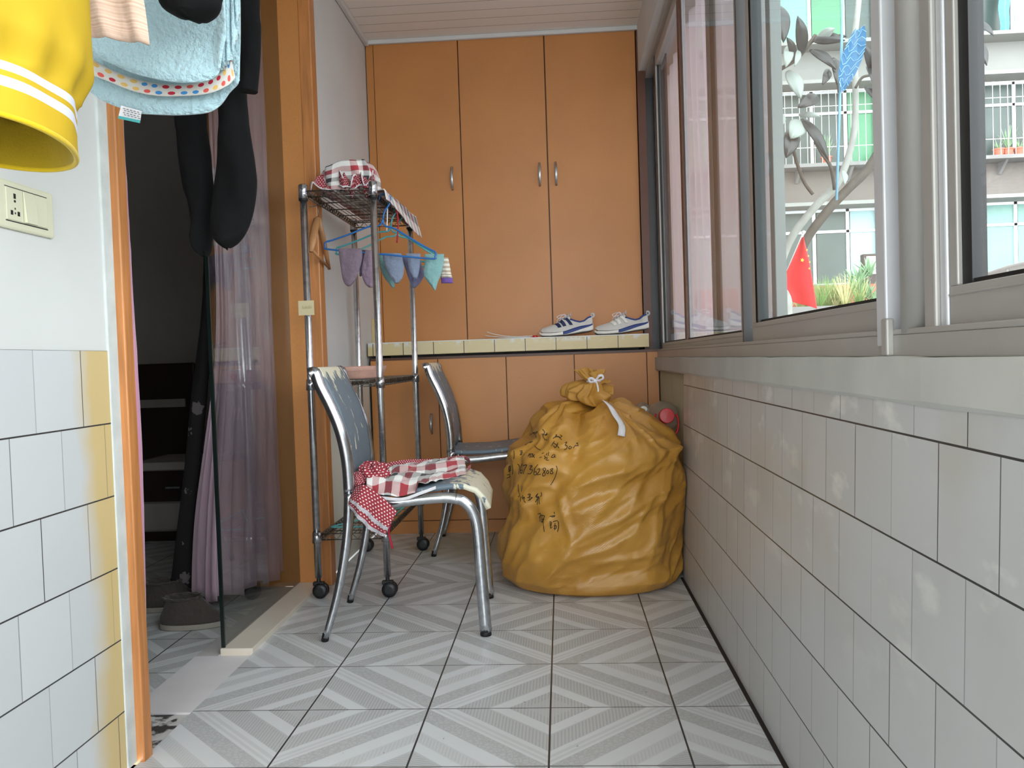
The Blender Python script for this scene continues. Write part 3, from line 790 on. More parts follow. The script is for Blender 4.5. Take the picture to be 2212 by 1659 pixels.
# ------------------------------------------------------------------ plastic hangers
def hanger(y, cx, zt, w, drop, tilt, mat, label, hookdir=1):
    """plastic hanger hung on the rack's right rail: hook centre (cx, zt)"""
    t = thing('plastic_hanger', label, 'clothes hanger', (cx, y, zt), 'plastic hangers on the wire rack')
    def R(x, z): c, s = math.cos(tilt), math.sin(tilt); return (cx+x*c+z*s, y, zt-x*s+z*c)
    hk = [(-.022, -.012)]+[(-.022*math.cos(a), .022*math.sin(a)) for a in [k*math.pi/8 for k in range(9)]]+[(.018, -.02), (.004, -.045), (0, -.075)]
    MB().tube([R(x, z) for x, z in smooth_path([(a, b, 0) for a, b in hk], 3) for x, z in [(x, z)]] if False else [R(p.x, p.y) for p in smooth_path([Vector((a, b, 0)) for a, b in hk], 3)], .0033, 8).build('hook', mat, t, smooth=True)
    h = w/2
    fr = [(0, -.075), (.010, -.10), (.05, -.108), (h*.55, -.108-drop*.45), (h-.03, -.108-drop*.86), (h-.004, -.108-drop), (h-.004, -.125-drop), (h-.02, -.134-drop), (0, -.134-drop),
          (-h+.02, -.134-drop), (-h+.004, -.125-drop), (-h+.004, -.108-drop), (-h+.03, -.108-drop*.86), (-h*.55, -.108-drop*.45), (-.05, -.108), (-.010, -.10), (0, -.075)]
    MB().tube([R(p.x, p.y) for p in smooth_path([Vector((a, b, 0)) for a, b in fr], 4)], .0036, 8).build('frame', mat, t, smooth=True)
    return t
hanger(3.25, -.655, 1.487, .435, .075, .13, 'blue_plastic', 'blue plastic hanger nearest on the rack rail, carrying two mauve socks')
hanger(3.40, -.655, 1.487, .43, .075, .12, 'teal_plastic', 'teal plastic hanger behind the blue one on the rack rail')
hanger(3.53, -.655, 1.487, .42, .085, .10, 'lightteal_plastic', 'light teal plastic hanger rearmost on the rack rail')
# hanger lying on the bottom shelf
t = thing('plastic_hanger', 'pale teal plastic hanger lying flat on the bottom rack shelf', 'clothes hanger', (-.79, 3.4, .24))
MB().tube(smooth_path([(-.89, 3.2, .243), (-.80, 3.36, .243), (-.70, 3.58, .243), (-.69, 3.6, .243), (-.70, 3.2, .243), (-.71, 3.18, .243), (-.88, 3.18, .243), (-.89, 3.2, .243)], 4), .0035, 8).build('frame', 'lightteal_plastic', t, smooth=True)
MB().tube(smooth_path([(-.80, 3.36, .244), (-.84, 3.40, .244), (-.87, 3.42, .244), (-.875, 3.39, .244)], 4), .003, 8).build('hook', 'lightteal_plastic', t, smooth=True)

MT['sock_mauve'] = cloth('mauve grey knit', (136, 118, 132), wr=.4, ws=60)
MT['sock_mauve2'] = cloth('light mauve knit', (150, 128, 146), wr=.4, ws=60)
MT['sock_blue'] = cloth('blue grey knit', (134, 144, 166), wr=.4, ws=60)
MT['sock_blue2'] = cloth('violet grey knit', (118, 118, 150), wr=.4, ws=60)
MT['sock_teal'] = cloth('pale teal knit', (136, 178, 178), wr=.4, ws=60)
MT['sock_dark'] = cloth('dark violet knit', (84, 70, 92), wr=.4, ws=60)
socks = [
 (3.246, 'sock_mauve', [(537, 731, 781), (556, 733, 783), (578, 736, 778), (598, 739, 771), (612, 744, 762), (618, 750, 757)], 'mauve grey sock folded over the blue hanger, leftmost of the row'),
 (3.246, 'sock_mauve2', [(541, 789, 814), (558, 785, 814), (585, 781, 815), (603, 784, 814), (615, 790, 810), (621, 797, 806)], 'light mauve sock second from the left, partly behind the front rack post'),
 (3.26, 'sock_dark', [(540, 780, 794), (560, 778, 790), (585, 777, 784), (597, 777, 780)], 'dark violet sock edge showing between the two mauve socks'),
 (3.40, 'sock_teal', [(548, 818, 850), (575, 820, 852), (596, 828, 855), (610, 838, 853), (622, 848, 852)], 'pale teal sock half hidden behind the blue grey sock with the curled toe'),
 (3.30, 'sock_blue', [(547, 826, 867), (560, 828, 870), (580, 834, 873), (598, 842, 870), (608, 850, 864), (612, 854, 859)], 'blue grey sock with a curled toe just right of the front rack post'),
 (3.40, 'sock_blue2', [(552, 866, 905), (575, 874, 912), (595, 880, 916), (610, 886, 908), (622, 890, 897)], 'violet grey sock hanging behind the shorter blue grey one'),
 (3.30, 'sock_blue', [(548, 877, 908), (565, 880, 908), (583, 884, 906), (596, 890, 903), (602, 895, 900)], 'short blue grey sock in front of the violet grey one'),
 (3.30, 'sock_teal', [(549, 917, 959), (568, 917, 958), (590, 915, 954), (604, 920, 948), (616, 930, 944), (627, 938, 941)], 'pale teal sock hanging at the right end of the row'),
 (3.42, 'stripe_sock', [(556, 946, 968), (575, 950, 972), (592, 952, 975), (600, 952, 977)], 'beige striped sock with a purple cuff, rightmost of the row')]
for Y, mt, rows, lab in socks:
    o = loft_rows(rows, Y, .012, 'sock', mt, seed=rows[0][1], wr=.002, wf=30, origin=at(rows[0][1], rows[0][0], Y))
    tag(o, lab, 'sock', 'socks drying on the rack hangers')
    if mt == 'stripe_sock':
        loft_rows([(600, 952, 977), (606, 953, 978), (612, 953, 979)], Y, .0125, 'cuff', cloth('purple knit cuff', (122, 92, 168)), o, wr=0)

# wooden hanger on the door casing
t = thing('wooden_hanger', 'light wooden clothes hanger hung on the orange door casing beside the rack', 'clothes hanger', (-.905, 3.21, 1.24))
HX = -.905
def W(y, z, dx=0): return (HX+dx, y*.953, EYE+(z-EYE)*.953)
MB().tube([W(*p) for p in [(3.372, 1.452), (3.352, 1.440), (3.315, 1.40), (3.275, 1.345), (3.25, 1.300)]], [.006, .014, .016, .016, .009], 12, sy=.7).build('arm', 'wood', t, smooth=True)
MB().tube([W(*p) for p in [(3.372, 1.448), (3.42, 1.385), (3.465, 1.318), (3.505, 1.258)]], [.010, .011, .010, .006], 12, sy=.7).build('arm', 'wood', t, smooth=True)
MB().tube([W(3.262, 1.308), W(3.495, 1.264)], .0055, 10).build('trouser_bar', 'wood', t, smooth=True)
MB().tube(smooth_path([W(3.365, 1.445), W(3.372, 1.475), W(3.362, 1.495), W(3.345, 1.49, -.01), W(3.34, 1.49, -.025)], 4), .0018, 8).build('hook', 'wire', t, smooth=True)

# oval tray on the middle shelf
tr = thing('woven_tray', 'shallow pinkish beige oval tray on the middle rack shelf', 'tray', (-.80, 3.34, .803))
def trf(rx_, ry_, z): return lambda u: Vector((-.80+rx_*math.cos(2*math.pi*u), 3.34+ry_*math.sin(2*math.pi*u), z))
prof = [(.0, .804), (.085, .804), (.098, .83), (.104, .848), (.106, .852), (.100, .852), (.094, .83), (.082, .812), (.0, .811)]
def trg(u, v):
    k = v*(len(prof)-1); i = min(int(k), len(prof)-2); f = k-i; r = lerp(prof[i][0], prof[i+1][0], f); z = lerp(prof[i][1], prof[i+1][1], f)
    w = 1+.012*math.sin(z*900); return (-.80+max(r, .0005)*w*math.cos(2*math.pi*u), 3.34+max(r, .0005)*1.7*w*math.sin(2*math.pi*u), z)
MB().grid(trg, 48, 32, closeu=True).build('bowl', plain('pinkish woven cane', (206, 162, 146), .6, var=.1, vs=40), tr, smooth=True)
m = MB()
for k in range(7):
    a = k*2*math.pi/7; m.sphere((-.845+.009*math.cos(a), 3.164+.002, .828+.009*math.sin(a)), .006, 6)
m.build('flower_ornament', 'red_plastic', tr, smooth=True)
m = MB().tube([(-.845+.012*math.cos(a), 3.155, .803+.012*math.sin(a)) for a in [k*math.pi/8 for k in range(17)]], .0014, 6).build('ring_pull', 'wire', tr)

# ================================================================== YELLOW SACK
BX, BY = .115, 3.335
BAG = [  # z, left x, right x, front y offset, back y offset
 (0.000, -.165, .375, .300, .29), (0.012, -.225, .42, .325, .33), (0.045, -.262, .44, .342, .35), (.10, -.268, .445, .350, .36), (.18, -.254, .447, .352, .36), (.27, -.226, .449, .35, .36),
 (.36, -.238, .451, .35, .36), (.45, -.228, .453, .345, .35), (.515, -.190, .440, .32, .33), (.565, -.150, .385, .280, .29), (.61, -.100, .315, .225, .25),
 (.645, -.055, .255, .175, .20), (.665, -.04, .225, .13, .15), (.675, .04, .21, .085, .10), (.668, .10, .165, .04, .045), (.672, .112, .158, .025, .026), (.69, .108, .162, .03, .03)]
sack = thing('woven_sack', 'bulging yellow woven plastic sack tied at the neck and covered in marker writing', 'sack', (BX, BY, 0))
def crease(x, y, x0, y0, x1, y1, w):
    """ridge of soft width w around the segment"""
    dx, dy = x1-x0, y1-y0; L = dx*dx+dy*dy; t = max(0, min(1, ((x-x0)*dx+(y-y0)*dy)/L))
    d = math.hypot(x-(x0+t*dx), y-(y0+t*dy)); return math.exp(-(d/w)**2)*(1-.5*abs(2*t-1))
def bagpt(u, v):
    th = 2*math.pi*u; k = v*(len(BAG)-1)
    i = min(int(k), len(BAG)-2); f = k-i
    z, xl, xr, yf, yb = (lerp(a, b, f) for a, b in zip(BAG[i], BAG[i+1]))
    cx = (xl+xr)/2; hx = (xr-xl)/2
    c, s = math.cos(th), math.sin(th)
    ex = .82
    X = cx+hx*math.copysign(abs(c)**ex, c); Y = BY+(yb if s > 0 else yf)*math.copysign(abs(s)**ex, s)
    hx2 = z/.69
    # pleats gathering to the neck
    top = sm((z-.36)/.28) if v < .85 else 1.
    fade = 1 if v < .80 else max(.12, 1-(v-.80)*4.5)
    pl = math.sin(th*9+2.2*nz(c*1.5, s*1.5, 3.1)+1.2)*.5+math.sin(th*17+3*nz(c*2, s*2, 9.)+z*6)*.32
    pl = math.copysign(abs(pl)**.8, pl)
    d = top*fade*.030*pl
    # slanting wrinkles round the belly
    q = th*1.0; band = (1-top)*sm(z/.06)
    w1 = 1-abs(nz(q*1.1+z*1.2, z*5.0-q*1.5, 4.0))*2; w2 = 1-abs(nz(q*2.6+7, z*9-q*3.2, 1.0))*2
    d += (sm(z/.05))*(.022*(w1-.55)+.010*(w2-.55))*(1 if v < .80 else .3)
    d += .010*nz(c*4, s*4, z*9)*(1 if v < .8 else .3)
    al = X*.85+z*.5; ac = z*.87-X*.5
    r1 = 1-2*abs(nz(al*2.6+1, Y*3, ac*8+4, 1.)); r2 = 1-2*abs(nz(al*7+5, Y*7, ac*19, 1.)); r3 = 1-2*abs(nz(X*20, Y*20, z*20, 1.))
    d += sm(z/.05)*lerp(.55, 1.05, sm((z-.2)/.3))*(.014*(max(0, r1)**3-.25)+.006*(max(0, r2)**3-.25)+.002*max(0, r3)**2)*(1 if v < .8 else .35)
    # sagging shelf at the upper left, diagonal folds across the front
    if s < .3:
        a = X; b = z
        d += .030*crease(a, b, -.24, .53, .02, .455, .030)-.034*crease(a, b, -.20, .575, .03, .50, .030)
        d += .016*crease(a, b, .0, .40, .40, .52, .018)-.016*crease(a, b, .02, .345, .42, .46, .022)
        d += .012*crease(a, b, .05, .22, .40, .40, .016)-.012*crease(a, b, .05, .17, .42, .34, .02)
        d += .012*crease(a, b, .02, .20, -.02, .36, .014)-.012*crease(a, b, .08, .08, .36, .10, .02)+.012*crease(a, b, .10, .13, .36, .16, .014)
    zz = z
    if .45 < z: zz += top*fade*.022*math.sin(th*5+1.0)*sm((z-.45)/.15)
    zz = max(zz, 0.)
    X += d*c; Y += d*s
    X = min(X, rx(z)-.004)
    return (X, Y, zz)
sb = MB().grid(bagpt, 300, 220, closeu=True)
sb.f.append(tuple(range(300))[::-1])
bag_o = sb.build('sack_body', 'bag', sack, smooth=True)
# gathered neck above the first tie: a puffed lobe to the left, then a small tuft above the second tie
def neckpath(t):
    P = [Vector((.135, 3.30, .675)), Vector((.128, 3.295, .690)), Vector((.100, 3.285, .712)), Vector((.088, 3.285, .738)), Vector((.112, 3.29, .755)), Vector((.124, 3.29, .764)), Vector((.112, 3.29, .782)), Vector((.098, 3.29, .808))]
    k = t*(len(P)-1); i = min(int(k), len(P)-2); return P[i].lerp(P[i+1], k-i)
NR = [(0, .026, .026), (.14, .030, .03), (.24, .082, .06), (.36, .088, .066), (.50, .070, .055), (.64, .030, .03), (.72, .021, .021), (.84, .036, .022), (1., .050, .026)]
def neckpt(u, v):
    th = 2*math.pi*u; c, s = math.cos(th), math.sin(th); p = neckpath(v); rxx, ryy = interp(NR, v)
    fold = 1+.16*math.sin(th*7+v*3+2*nz(c, s, v*3))+.10*math.sin(th*13+1+v*5)
    k = 1+.5*nz(c*1.6, s*1.6, v*4.)*(.3 if v < .2 else 1)
    z = p.z+(.5*rxx*(.35*c) if v > .2 else 0)*-.2+.10*rxx*math.sin(th*3+v*9)
    return (p.x+rxx*c*fold*k, p.y+ryy*s*fold*k, z+.35*rxx*s*(1 if .2 < v < .6 else .3))
MB().grid(neckpt, 120, 60, closeu=True).build('gathered_neck', 'bag', sack, smooth=True, solid=.0015)
def flap(cx, cz, dx, dz, w, seed):
    def fn(u, v):
        a = (u-.5)*w; return (cx+dx*v+a*(-dz)*14, 3.27+.012*math.sin(u*6+seed)-.01*v, cz+dz*v+a*dx*14+.006*math.sin(u*5+seed)+.005*nz(u*3, v*3, seed))
    return MB().grid(fn, 16, 10)
flap(.135, .752, .050, .012, .028, 1.).build('neck_flap', 'bag', sack, smooth=True, solid=.0015)
flap(.135, .738, .060, -.014, .036, 3.).build('neck_flap', 'bag', sack, smooth=True, solid=.0015)
# white tie: turns round the neck, a string up to a small bow, a hanging tail
tie = thing('cloth_tie', 'white cloth strip knotted around the neck of the yellow sack with a small bow', 'tie', (.14, 3.27, .66))
MB().tube([(.134+.040*math.cos(a), 3.298+.036*math.sin(a), .676+.004*math.sin(2*a)) for a in [k*math.pi/12 for k in range(24)]], .0055, 8, closed=True).build('neck_loop', 'white_cloth', tie, smooth=True)
MB().tube([(.124+.026*math.cos(a), 3.288+.026*math.sin(a), .764) for a in [k*math.pi/12 for k in range(24)]], .0045, 8, closed=True).build('neck_loop', 'white_cloth', tie, smooth=True)
MB().tube(smooth_path([(.128, 3.258, .676), (.130, 3.235, .70), (.136, 3.232, .73), (.132, 3.258, .762)], 5), .0035, 8).build('string', 'white_cloth', tie, smooth=True)
for pts in ([(.128, 3.256, .766), (.115, 3.245, .776), (.103, 3.247, .774), (.108, 3.25, .762), (.128, 3.256, .764)], [(.130, 3.256, .768), (.142, 3.245, .785), (.155, 3.247, .785), (.154, 3.25, .772), (.131, 3.256, .766)]):
    MB().tube(smooth_path(pts, 6), .0030, 8, sy=1.8).build('bow_loop', 'white_cloth', tie, smooth=True)
MB().sphere((.127, 3.253, .765), .008, 8).build('knot', 'white_cloth', tie, smooth=True)
bvh = None
def on_bag(px_, py_, lift=.0012):
    o = Vector((0, 0, EYE)); d = ray(px_, py_).normalized(); loc, n, i, dist = bvh.ray_cast(o, d)
    if loc is None: return None
    if n.dot(d) > 0: n = -n
    return loc, n
bvh = BVHTree.FromPolygons([tuple(v) for v in sb.v], [f for f in sb.f if len(f) == 4])
tail = smooth_path([Vector((1305, 866, 9)), Vector((1318, 878, 12)), Vector((1330, 898, 15)), Vector((1343, 920, 14)), Vector((1342, 942, 16))], 5)
def tailfn(u, v):
    p = tail[int(round(v*(len(tail)-1)))]; w = p.z/2; h = on_bag(p.x+(u-.5)*2*w*.9, p.y+(u-.5)*3)
    q = h[0]+h[1]*.010 if h else at(p.x+(u-.5)*2*w, p.y, 3.1)
    return q
# keep the tail at a smooth depth just in front of the sack
dep = []
for p in tail:
    h = on_bag(p.x, p.y); dep.append(h[0].y if h else 3.2)
dep = [min(dep[max(0, i-3):i+4])-.008 for i in range(len(dep))]
def tailfn(u, v):
    k = int(round(v*(len(tail)-1))); p = tail[k]
    q = at(p.x+(u-.5)*p.z, p.y+(u-.5)*4, dep[k]-.006*math.sin(u*math.pi)); return q
MB().grid(tailfn, 10, len(tail)-1).build('tail', 'white_cloth', tie, smooth=True, solid=.002)
# marker writing, traced stroke by stroke and laid on the cloth. Coordinates are in a 6.64x crop from (1080, 910)
INK = [
 [(440,190),(490,160),(550,150)],[(460,150),(520,200)],[(495,185),(530,160)],[(515,205),(520,235)],[(425,205),(460,180)],
 [(610,115),(640,160),(615,205),(650,270)],[(655,205),(690,185)],[(600,180),(650,195),(680,165)],[(660,260),(672,275)],
 [(760,250),(800,215),(815,190)],[(800,195),(825,225)],[(860,195),(890,215),(850,240)],[(790,230),(840,225),(885,265)],[(830,215),(860,230)],
 [(740,355),(770,300),(785,285)],[(765,310),(800,330)],[(770,350),(790,380),(815,355),(830,310)],[(800,330),(850,385)],[(830,330),(800,375)],
 [(930,310),(960,300),(935,345),(965,355),(950,395),(920,410)],[(990,365),(985,390),(1010,395),(1025,370),(1000,360),(990,365)],[(1050,385),(1080,345)],[(1095,330),(1110,310),(1120,340)],[(1080,350),(1130,350)],
 [(360,345),(400,315),(450,305)],[(430,300),(470,295)],[(500,360),(540,395),(580,415)],
 [(285,430),(320,425),(300,455),(330,450)],[(285,480),(320,470)],[(305,440),(300,485)],
 [(405,505),(430,465),(435,525)],[(440,475),(470,470),(450,515)],[(470,475),(495,525)],[(500,480),(460,520)],
 [(565,525),(600,515)],[(600,465),(630,455)],[(640,545),(650,520),(635,495)],[(655,520),(680,525),(660,555),(700,560)],
 [(675,460),(660,490)],[(700,440),(690,500)],[(735,520),(765,480),(790,490),(770,520),(740,522)],[(770,500),(800,520)],
 [(255,615),(280,650),(270,760)],[(320,610),(295,680),(295,740),(320,735),(320,700),(295,710)],[(330,640),(385,625),(355,690),(335,755)],
 [(430,640),(465,640),(430,690),(470,700),(440,750),(395,750)],[(545,620),(500,680),(490,760),(520,765),(525,725),(495,730)],
 [(540,690),(570,680),(560,720),(535,765),(585,755)],[(650,670),(615,680),(635,720),(650,765),(620,785),(612,755),(640,720),(655,690),(650,670)],
 [(680,700),(670,740),(690,750),(700,720),(680,700)],[(760,675),(725,690),(750,720),(760,745),(725,750),(730,715),(755,695),(760,675)],
 [(805,640),(820,690),(795,790),(755,870),(725,915)],
 [(175,610),(185,700),(180,760)],[(130,650),(155,640),(150,690),(125,700),(130,650)],[(120,720),(160,705)],[(105,770),(145,760)],[(110,810),(140,800),(145,770)],[(140,640),(140,740)],
 [(262,905),(268,1000),(285,1060),(262,1085)],[(320,925),(310,1010)],[(300,1080),(295,1150)],[(330,1060),(320,1100),(350,1090),(345,1140),(370,1165)],[(325,1120),(350,1080)],
 [(400,1050),(440,1045),(420,1090),(395,1095)],[(400,1135),(440,1120),(445,1080)],[(420,1060),(425,1135)],[(440,1110),(470,1090)],
 [(510,1080),(545,1035),(520,1090),(560,1080)],[(545,1075),(535,1200)],[(510,1160),(540,1110),(570,1100)],[(560,1080),(565,1190)],[(590,1020),(600,1060),(580,1080)],
 [(545,1330),(585,1320)],[(580,1325),(575,1440)],[(565,1380),(600,1340)],[(600,1350),(640,1360),(620,1400),(605,1410)],[(605,1350),(600,1450),(635,1400)],[(620,1400),(625,1500),(635,1585)],
 [(775,1300),(785,1330)],[(715,1365),(795,1350)],[(740,1375),(790,1365)],[(720,1430),(725,1530),(750,1510)],[(740,1440),(735,1500)],[(760,1440),(830,1430),(840,1520),(825,1585)],[(770,1500),(810,1500),(800,1540),(770,1530)],[(790,1460),(785,1560)],
 [(100,815),(150,795)],[(200,420),(205,480),(200,540)],[(100,490),(120,500)],
]
ink = MB()
for st in INK:
    cur = []
    pth = smooth_path([Vector((a, b, 0)) for a, b in st], 5)
    for p in pth:
        h = on_bag(1080+p.x/6.64, 910+p.y/6.64)
        if h: cur.append(h[0]+h[1]*.0006)
    seg = []
    for q in cur:
        if seg and (q-seg[-1]).length > .03:
            if len(seg) > 1: ink.tube(seg, .0014, 5)
            seg = []
        if not seg or (q-seg[-1]).length > .0008: seg.append(q)
    if len(seg) > 1: ink.tube(seg, .0014, 5)
ink.build('marker_writing', 'ink', sack)

# jug and bottle lying between sack and wall, mouths towards the room
jug = thing('plastic_jug', 'clear plastic jug with red cap and red handle wedged behind the yellow sack', 'jug', (.412, 3.6, .52))
D = Vector((.015, -1, .10)).normalized()
def turned(prof, base, d, seg=28):
    z = Vector((0, 0, 1)); a = d.cross(z).normalized(); b = a.cross(d); m = MB(); vs = []; fs = []
    for r, h in prof:
        for k in range(seg):
            t = 2*math.pi*k/seg; vs.append(Vector(base)+d*h+a*r*math.cos(t)+b*r*math.sin(t))
    for i in range(len(prof)-1):
        for k in range(seg): fs.append((i*seg+k, i*seg+(k+1) % seg, (i+1)*seg+(k+1) % seg, (i+1)*seg+k))
    fs += [tuple(range(seg))[::-1], tuple((len(prof)-1)*seg+k for k in range(seg))]
    return m.add(vs, fs)
JB = Vector((.412, 3.76, .580))
turned([(.03, 0), (.062, .003), (.066, .02), (.066, .19), (.062, .225), (.050, .262), (.030, .285), (.026, .30)], JB, D).build('jug_body', 'bottle_plastic', jug, smooth=True)
cp = turned([(.031, .290), (.031, .318), (.029, .322), (.001, .323)], JB, D); cp.build('cap', 'red_plastic', jug, smooth=False, bevel=.001)
zb = JB+D*.285
hp = [(-.040, .012), (-.046, -.010), (-.042, -.050), (-.030, -.066), (-.010, -.058), (.010, -.064), (.030, -.072), (.044, -.060), (.048, -.020), (.040, .008)]
MB().tube(smooth_path([zb+Vector((a, -.01, b)) for a, b in hp], 4), .0045, 8, sy=1.6).build('handle', 'red_plastic', jug, smooth=True)
bt = thing('plastic_bottle', 'small clear bottle with a white cap lying beside the red capped jug', 'bottle', (.325, 3.70, .62))
BB = Vector((.350, 3.86, .612)); D2 = Vector((-.03, -1, .06)).normalized()
turned([(.02, 0), (.031, .003), (.033, .02), (.033, .15), (.028, .175), (.014, .198), (.013, .205)], BB, D2).build('bottle_body', 'bottle_plastic', bt, smooth=True)
turned([(.0165, .200), (.0165, .222), (.001, .224)], BB, D2).build('cap', 'white_plastic', bt, bevel=.001)

# ================================================================== APRONS
ap = thing('plaid_apron', 'red black and white plaid apron with dotted frill lying on the front chair', 'apron', (-.50, 2.75, .475))
SA = [(-.655, 2.80), (-.57, 2.97), (-.46, 3.00), (-.36, 3.02)]     # far edge on the seat
SBn = [(-.615, 2.60), (-.545, 2.590), (-.455, 2.596), (-.330, 2.86)]  # near edge
def plf(u, v):
    k = u*3; i = min(int(k), 2); f = sm(k-i) if False else k-i
    a = Vector(SA[i]).lerp(Vector(SA[i+1]), f); b = Vector(SBn[i]).lerp(Vector(SBn[i+1]), f); p = b.lerp(a, v)
    h = .475+.010*math.sin(math.pi*v)**.5+.024*abs(nz(p.x*12+3, p.y*16, 1.))+.008*abs(nz(p.x*30, p.y*30, 5.))+.014*math.exp(-((v-.75)/.2)**2)*(1-.5*u)+.012*abs(math.sin(v*9+u*4))*(.4+.6*u)*(1-abs(2*v-1))
    drop = sm((.14-v)/.14)*(.030 if u < .66 else 0)
    return (p.x, p.y-(.010 if v < .05 and u < .66 else 0), h-drop+(.018*u if v > .5 else 0))
MB().grid(plf, 60, 40, uvf=lambda u, v: (u*2.7+.03*math.sin(v*12), v*2.1+.05*math.sin(u*14))).build('plaid_panel', 'plaid', ap, smooth=True, solid=.002)
def ribbon(path, w0, w1, name, mat, par, amp=.004, fr=60, uvs=None, down=Vector((0, 0, -1)), off=Vector((0, -1, 0))):
    pts = smooth_path(path, 10); n = len(pts)
    def fn(u, v):
        p = pts[int(round(u*(n-1)))]
        w = w1 if w1 else w0
        return p+down*w*v+off*amp*math.sin(u*fr)*(v+.1)
    return MB().grid(fn, n-1, 4, uvf=uvs or (lambda u, v: (u*14, v*2))).build(name, mat, par, smooth=True, solid=.0015)
ribbon([Vector((SA[0][0], SA[0][1], .50)), Vector((SA[1][0], SA[1][1], .502)), Vector((SA[2][0], SA[2][1], .50)), Vector((SA[3][0], SA[3][1]+.01, .505)), Vector((-.325, 2.93, .492)), Vector((-.328, 2.86, .486))], .018, 0, 'edge_frill', 'dots', ap, .006, 170, lambda u, v: (u*70, v*3), Vector((0, .3, .8)))
ribbon([Vector((-.565, 2.578, .452)), Vector((-.50, 2.574, .447)), Vector((-.448, 2.577, .462)), Vector((-.40, 2.61, .475))], .010, 0, 'white_binding', 'white_cloth', ap, 0, 1)
# dotted skirt hanging over the near rail; hem tape and lace
TOPE = [at(768, 1052, 2.60), at(786, 1046, 2.575), at(812, 1062, 2.565), at(838, 1084, 2.562), at(858, 1105, 2.562)]
BOTE = [at(752, 1088, 2.585), at(765, 1108, 2.55), at(785, 1130, 2.54), at(806, 1148, 2.54), at(832, 1158, 2.545)]
def skf(u, v):
    k = u*4; i = min(int(k), 3); f = k-i; a = TOPE[i].lerp(TOPE[i+1], f); b = BOTE[i].lerp(BOTE[i+1], f); p = a.lerp(b, v)
    p = p.copy(); p.y += -.018*math.sin(v*math.pi)*(.6+.4*math.sin(u*9))-.006*math.sin(u*22)*v; return p
def skirt(v0, v1, off, name, mat, par, sc):
    return MB().grid(lambda u, v: skf(u, lerp(v0, v1, v))+Vector((0, -off, 0)), 50, 24, uvf=lambda u, v: (u*sc, lerp(v0, v1, v)*sc*.9)).build(name, mat, par, smooth=True, solid=.0012)
sk = skirt(0, .93, 0, 'dotted_skirt', 'dots', ap, 14)
skirt(.62, .74, .002, 'lace_tape', 'lace', sk, 1); skirt(.90, 1.02, .001, 'lace_hem', 'lace', sk, 1)
# crumpled dotted gather against the backrest
def crum(c, r, seed, sc, name, par, mat='dots', us=26, fl=0.):
    def fn(u, v):
        th = 2*math.pi*u; ph = math.pi*v; x, y, z = math.sin(ph)*math.cos(th), math.sin(ph)*math.sin(th), -math.cos(ph)
        k = 1+.30*nz(x*2+seed, y*2, z*2)+.14*math.sin(th*8+seed+z*4)
        return (c[0]+x*r*sc[0]*k, c[1]+y*r*sc[1]*k, max(c[2]+z*r*sc[2]*k, c[2]-r*sc[2]*.8))
    return MB().grid(fn, 60, 30, closeu=True, uvf=lambda u, v: (u*us, v*us*.5)).build(name, mat, par, smooth=True)
crum((-.615, 2.70, .507), .045, 2., (1.1, 1.2, .75), 'gathered_frill', ap)
crum((-.655, 2.655, .492), .030, 5., (.8, 1.0, .8), 'gathered_frill', ap)
MB().tube(smooth_path([at(838, 1105, 2.62), at(843, 1130, 2.63), at(840, 1150, 2.63), at(848, 1184, 2.63)], 4), .0035, 6, sy=2.2).build('tie_string', plain('dark red tape', (170, 20, 50), .7), ap, smooth=True)

# apron crumpled on top of the rack
a2 = thing('plaid_apron', 'crumpled plaid apron piled on the top shelf of the wire rack', 'apron', (-.79, 3.3, 1.507))
def lump(u, v):
    # folded cloth heap: superellipse box draped with soft folds
    th = 2*math.pi*u; c, s = math.cos(th), math.sin(th)
    k = v
    rr = (1-k)**.35 if k > .0 else 1
    x = -.790+.100*math.copysign(abs(c)**.5, c)*(1-.35*k**4 if k < 1 else 0)*(1 if k < .82 else max(0, (1-k)/.18)**.5)
    y = 3.26+.110*math.copysign(abs(s)**.5, s)*(1 if k < .82 else max(0, (1-k)/.18)**.5)
    slope = .72+.28*sm((x+.88)/.10)
    z = 1.510+.112*min(1, k/.82)*slope
    w = .012*nz(x*14, y*14, z*16)+.006*math.sin(th*9+z*40)
    return (x+w*c+(.012 if False else 0), y+w*s, z+.007*nz(x*22, y*22, 3)*(k > .5))
MB().grid(lump, 120, 50, closeu=True, uvf=lambda u, v: (u*5.4+.1, v*1.9+(.45 if v > .82 else 0)*0)).build('plaid_panel', 'plaid', a2, smooth=True)
pts = []
for k in range(61):
    t = k/60; x = lerp(-.905, -.675, t); pts.append(Vector((x, 3.135-.018*math.sin(t*26)-.012*math.sin(t*11+1), 1.508+.022*abs(math.sin(t*7+.4))+.012*math.sin(t*17))))
def rf(u, v):
    p = pts[int(round(u*60))]; return (p.x+.004*math.sin(u*40), p.y+.028*v-.010*math.sin(u*30)*(1-v), max(1.508, p.z-.010+.050*v*(.6+.5*u)+.008*math.sin(u*33+v*3)))
fo = MB().grid(rf, 60, 8, uvf=lambda u, v: (u*44, v*7)).build('dotted_frill', 'dots', a2, smooth=True, solid=.003)
MB().tube([Vector(rf(k/60, 0)) for k in range(61)], .0028, 6).build('white_edge', 'white_cloth', fo, smooth=True)
pts2 = [Vector((lerp(-.80, -.668, k/40), 3.138-.012*math.sin(k*.5), 1.545+.020*math.sin(k*.33+.5)+.012*math.sin(k*.8))) for k in range(41)]
def rf2(u, v):
    p = pts2[int(round(u*40))]; return (p.x, p.y+.012*v-.01*math.sin(u*20)*(1-v), p.z-.040*v)
fo2 = MB().grid(rf2, 40, 6, uvf=lambda u, v: (u*28, v*6)).build('dotted_frill', 'dots', a2, smooth=True, solid=.003)
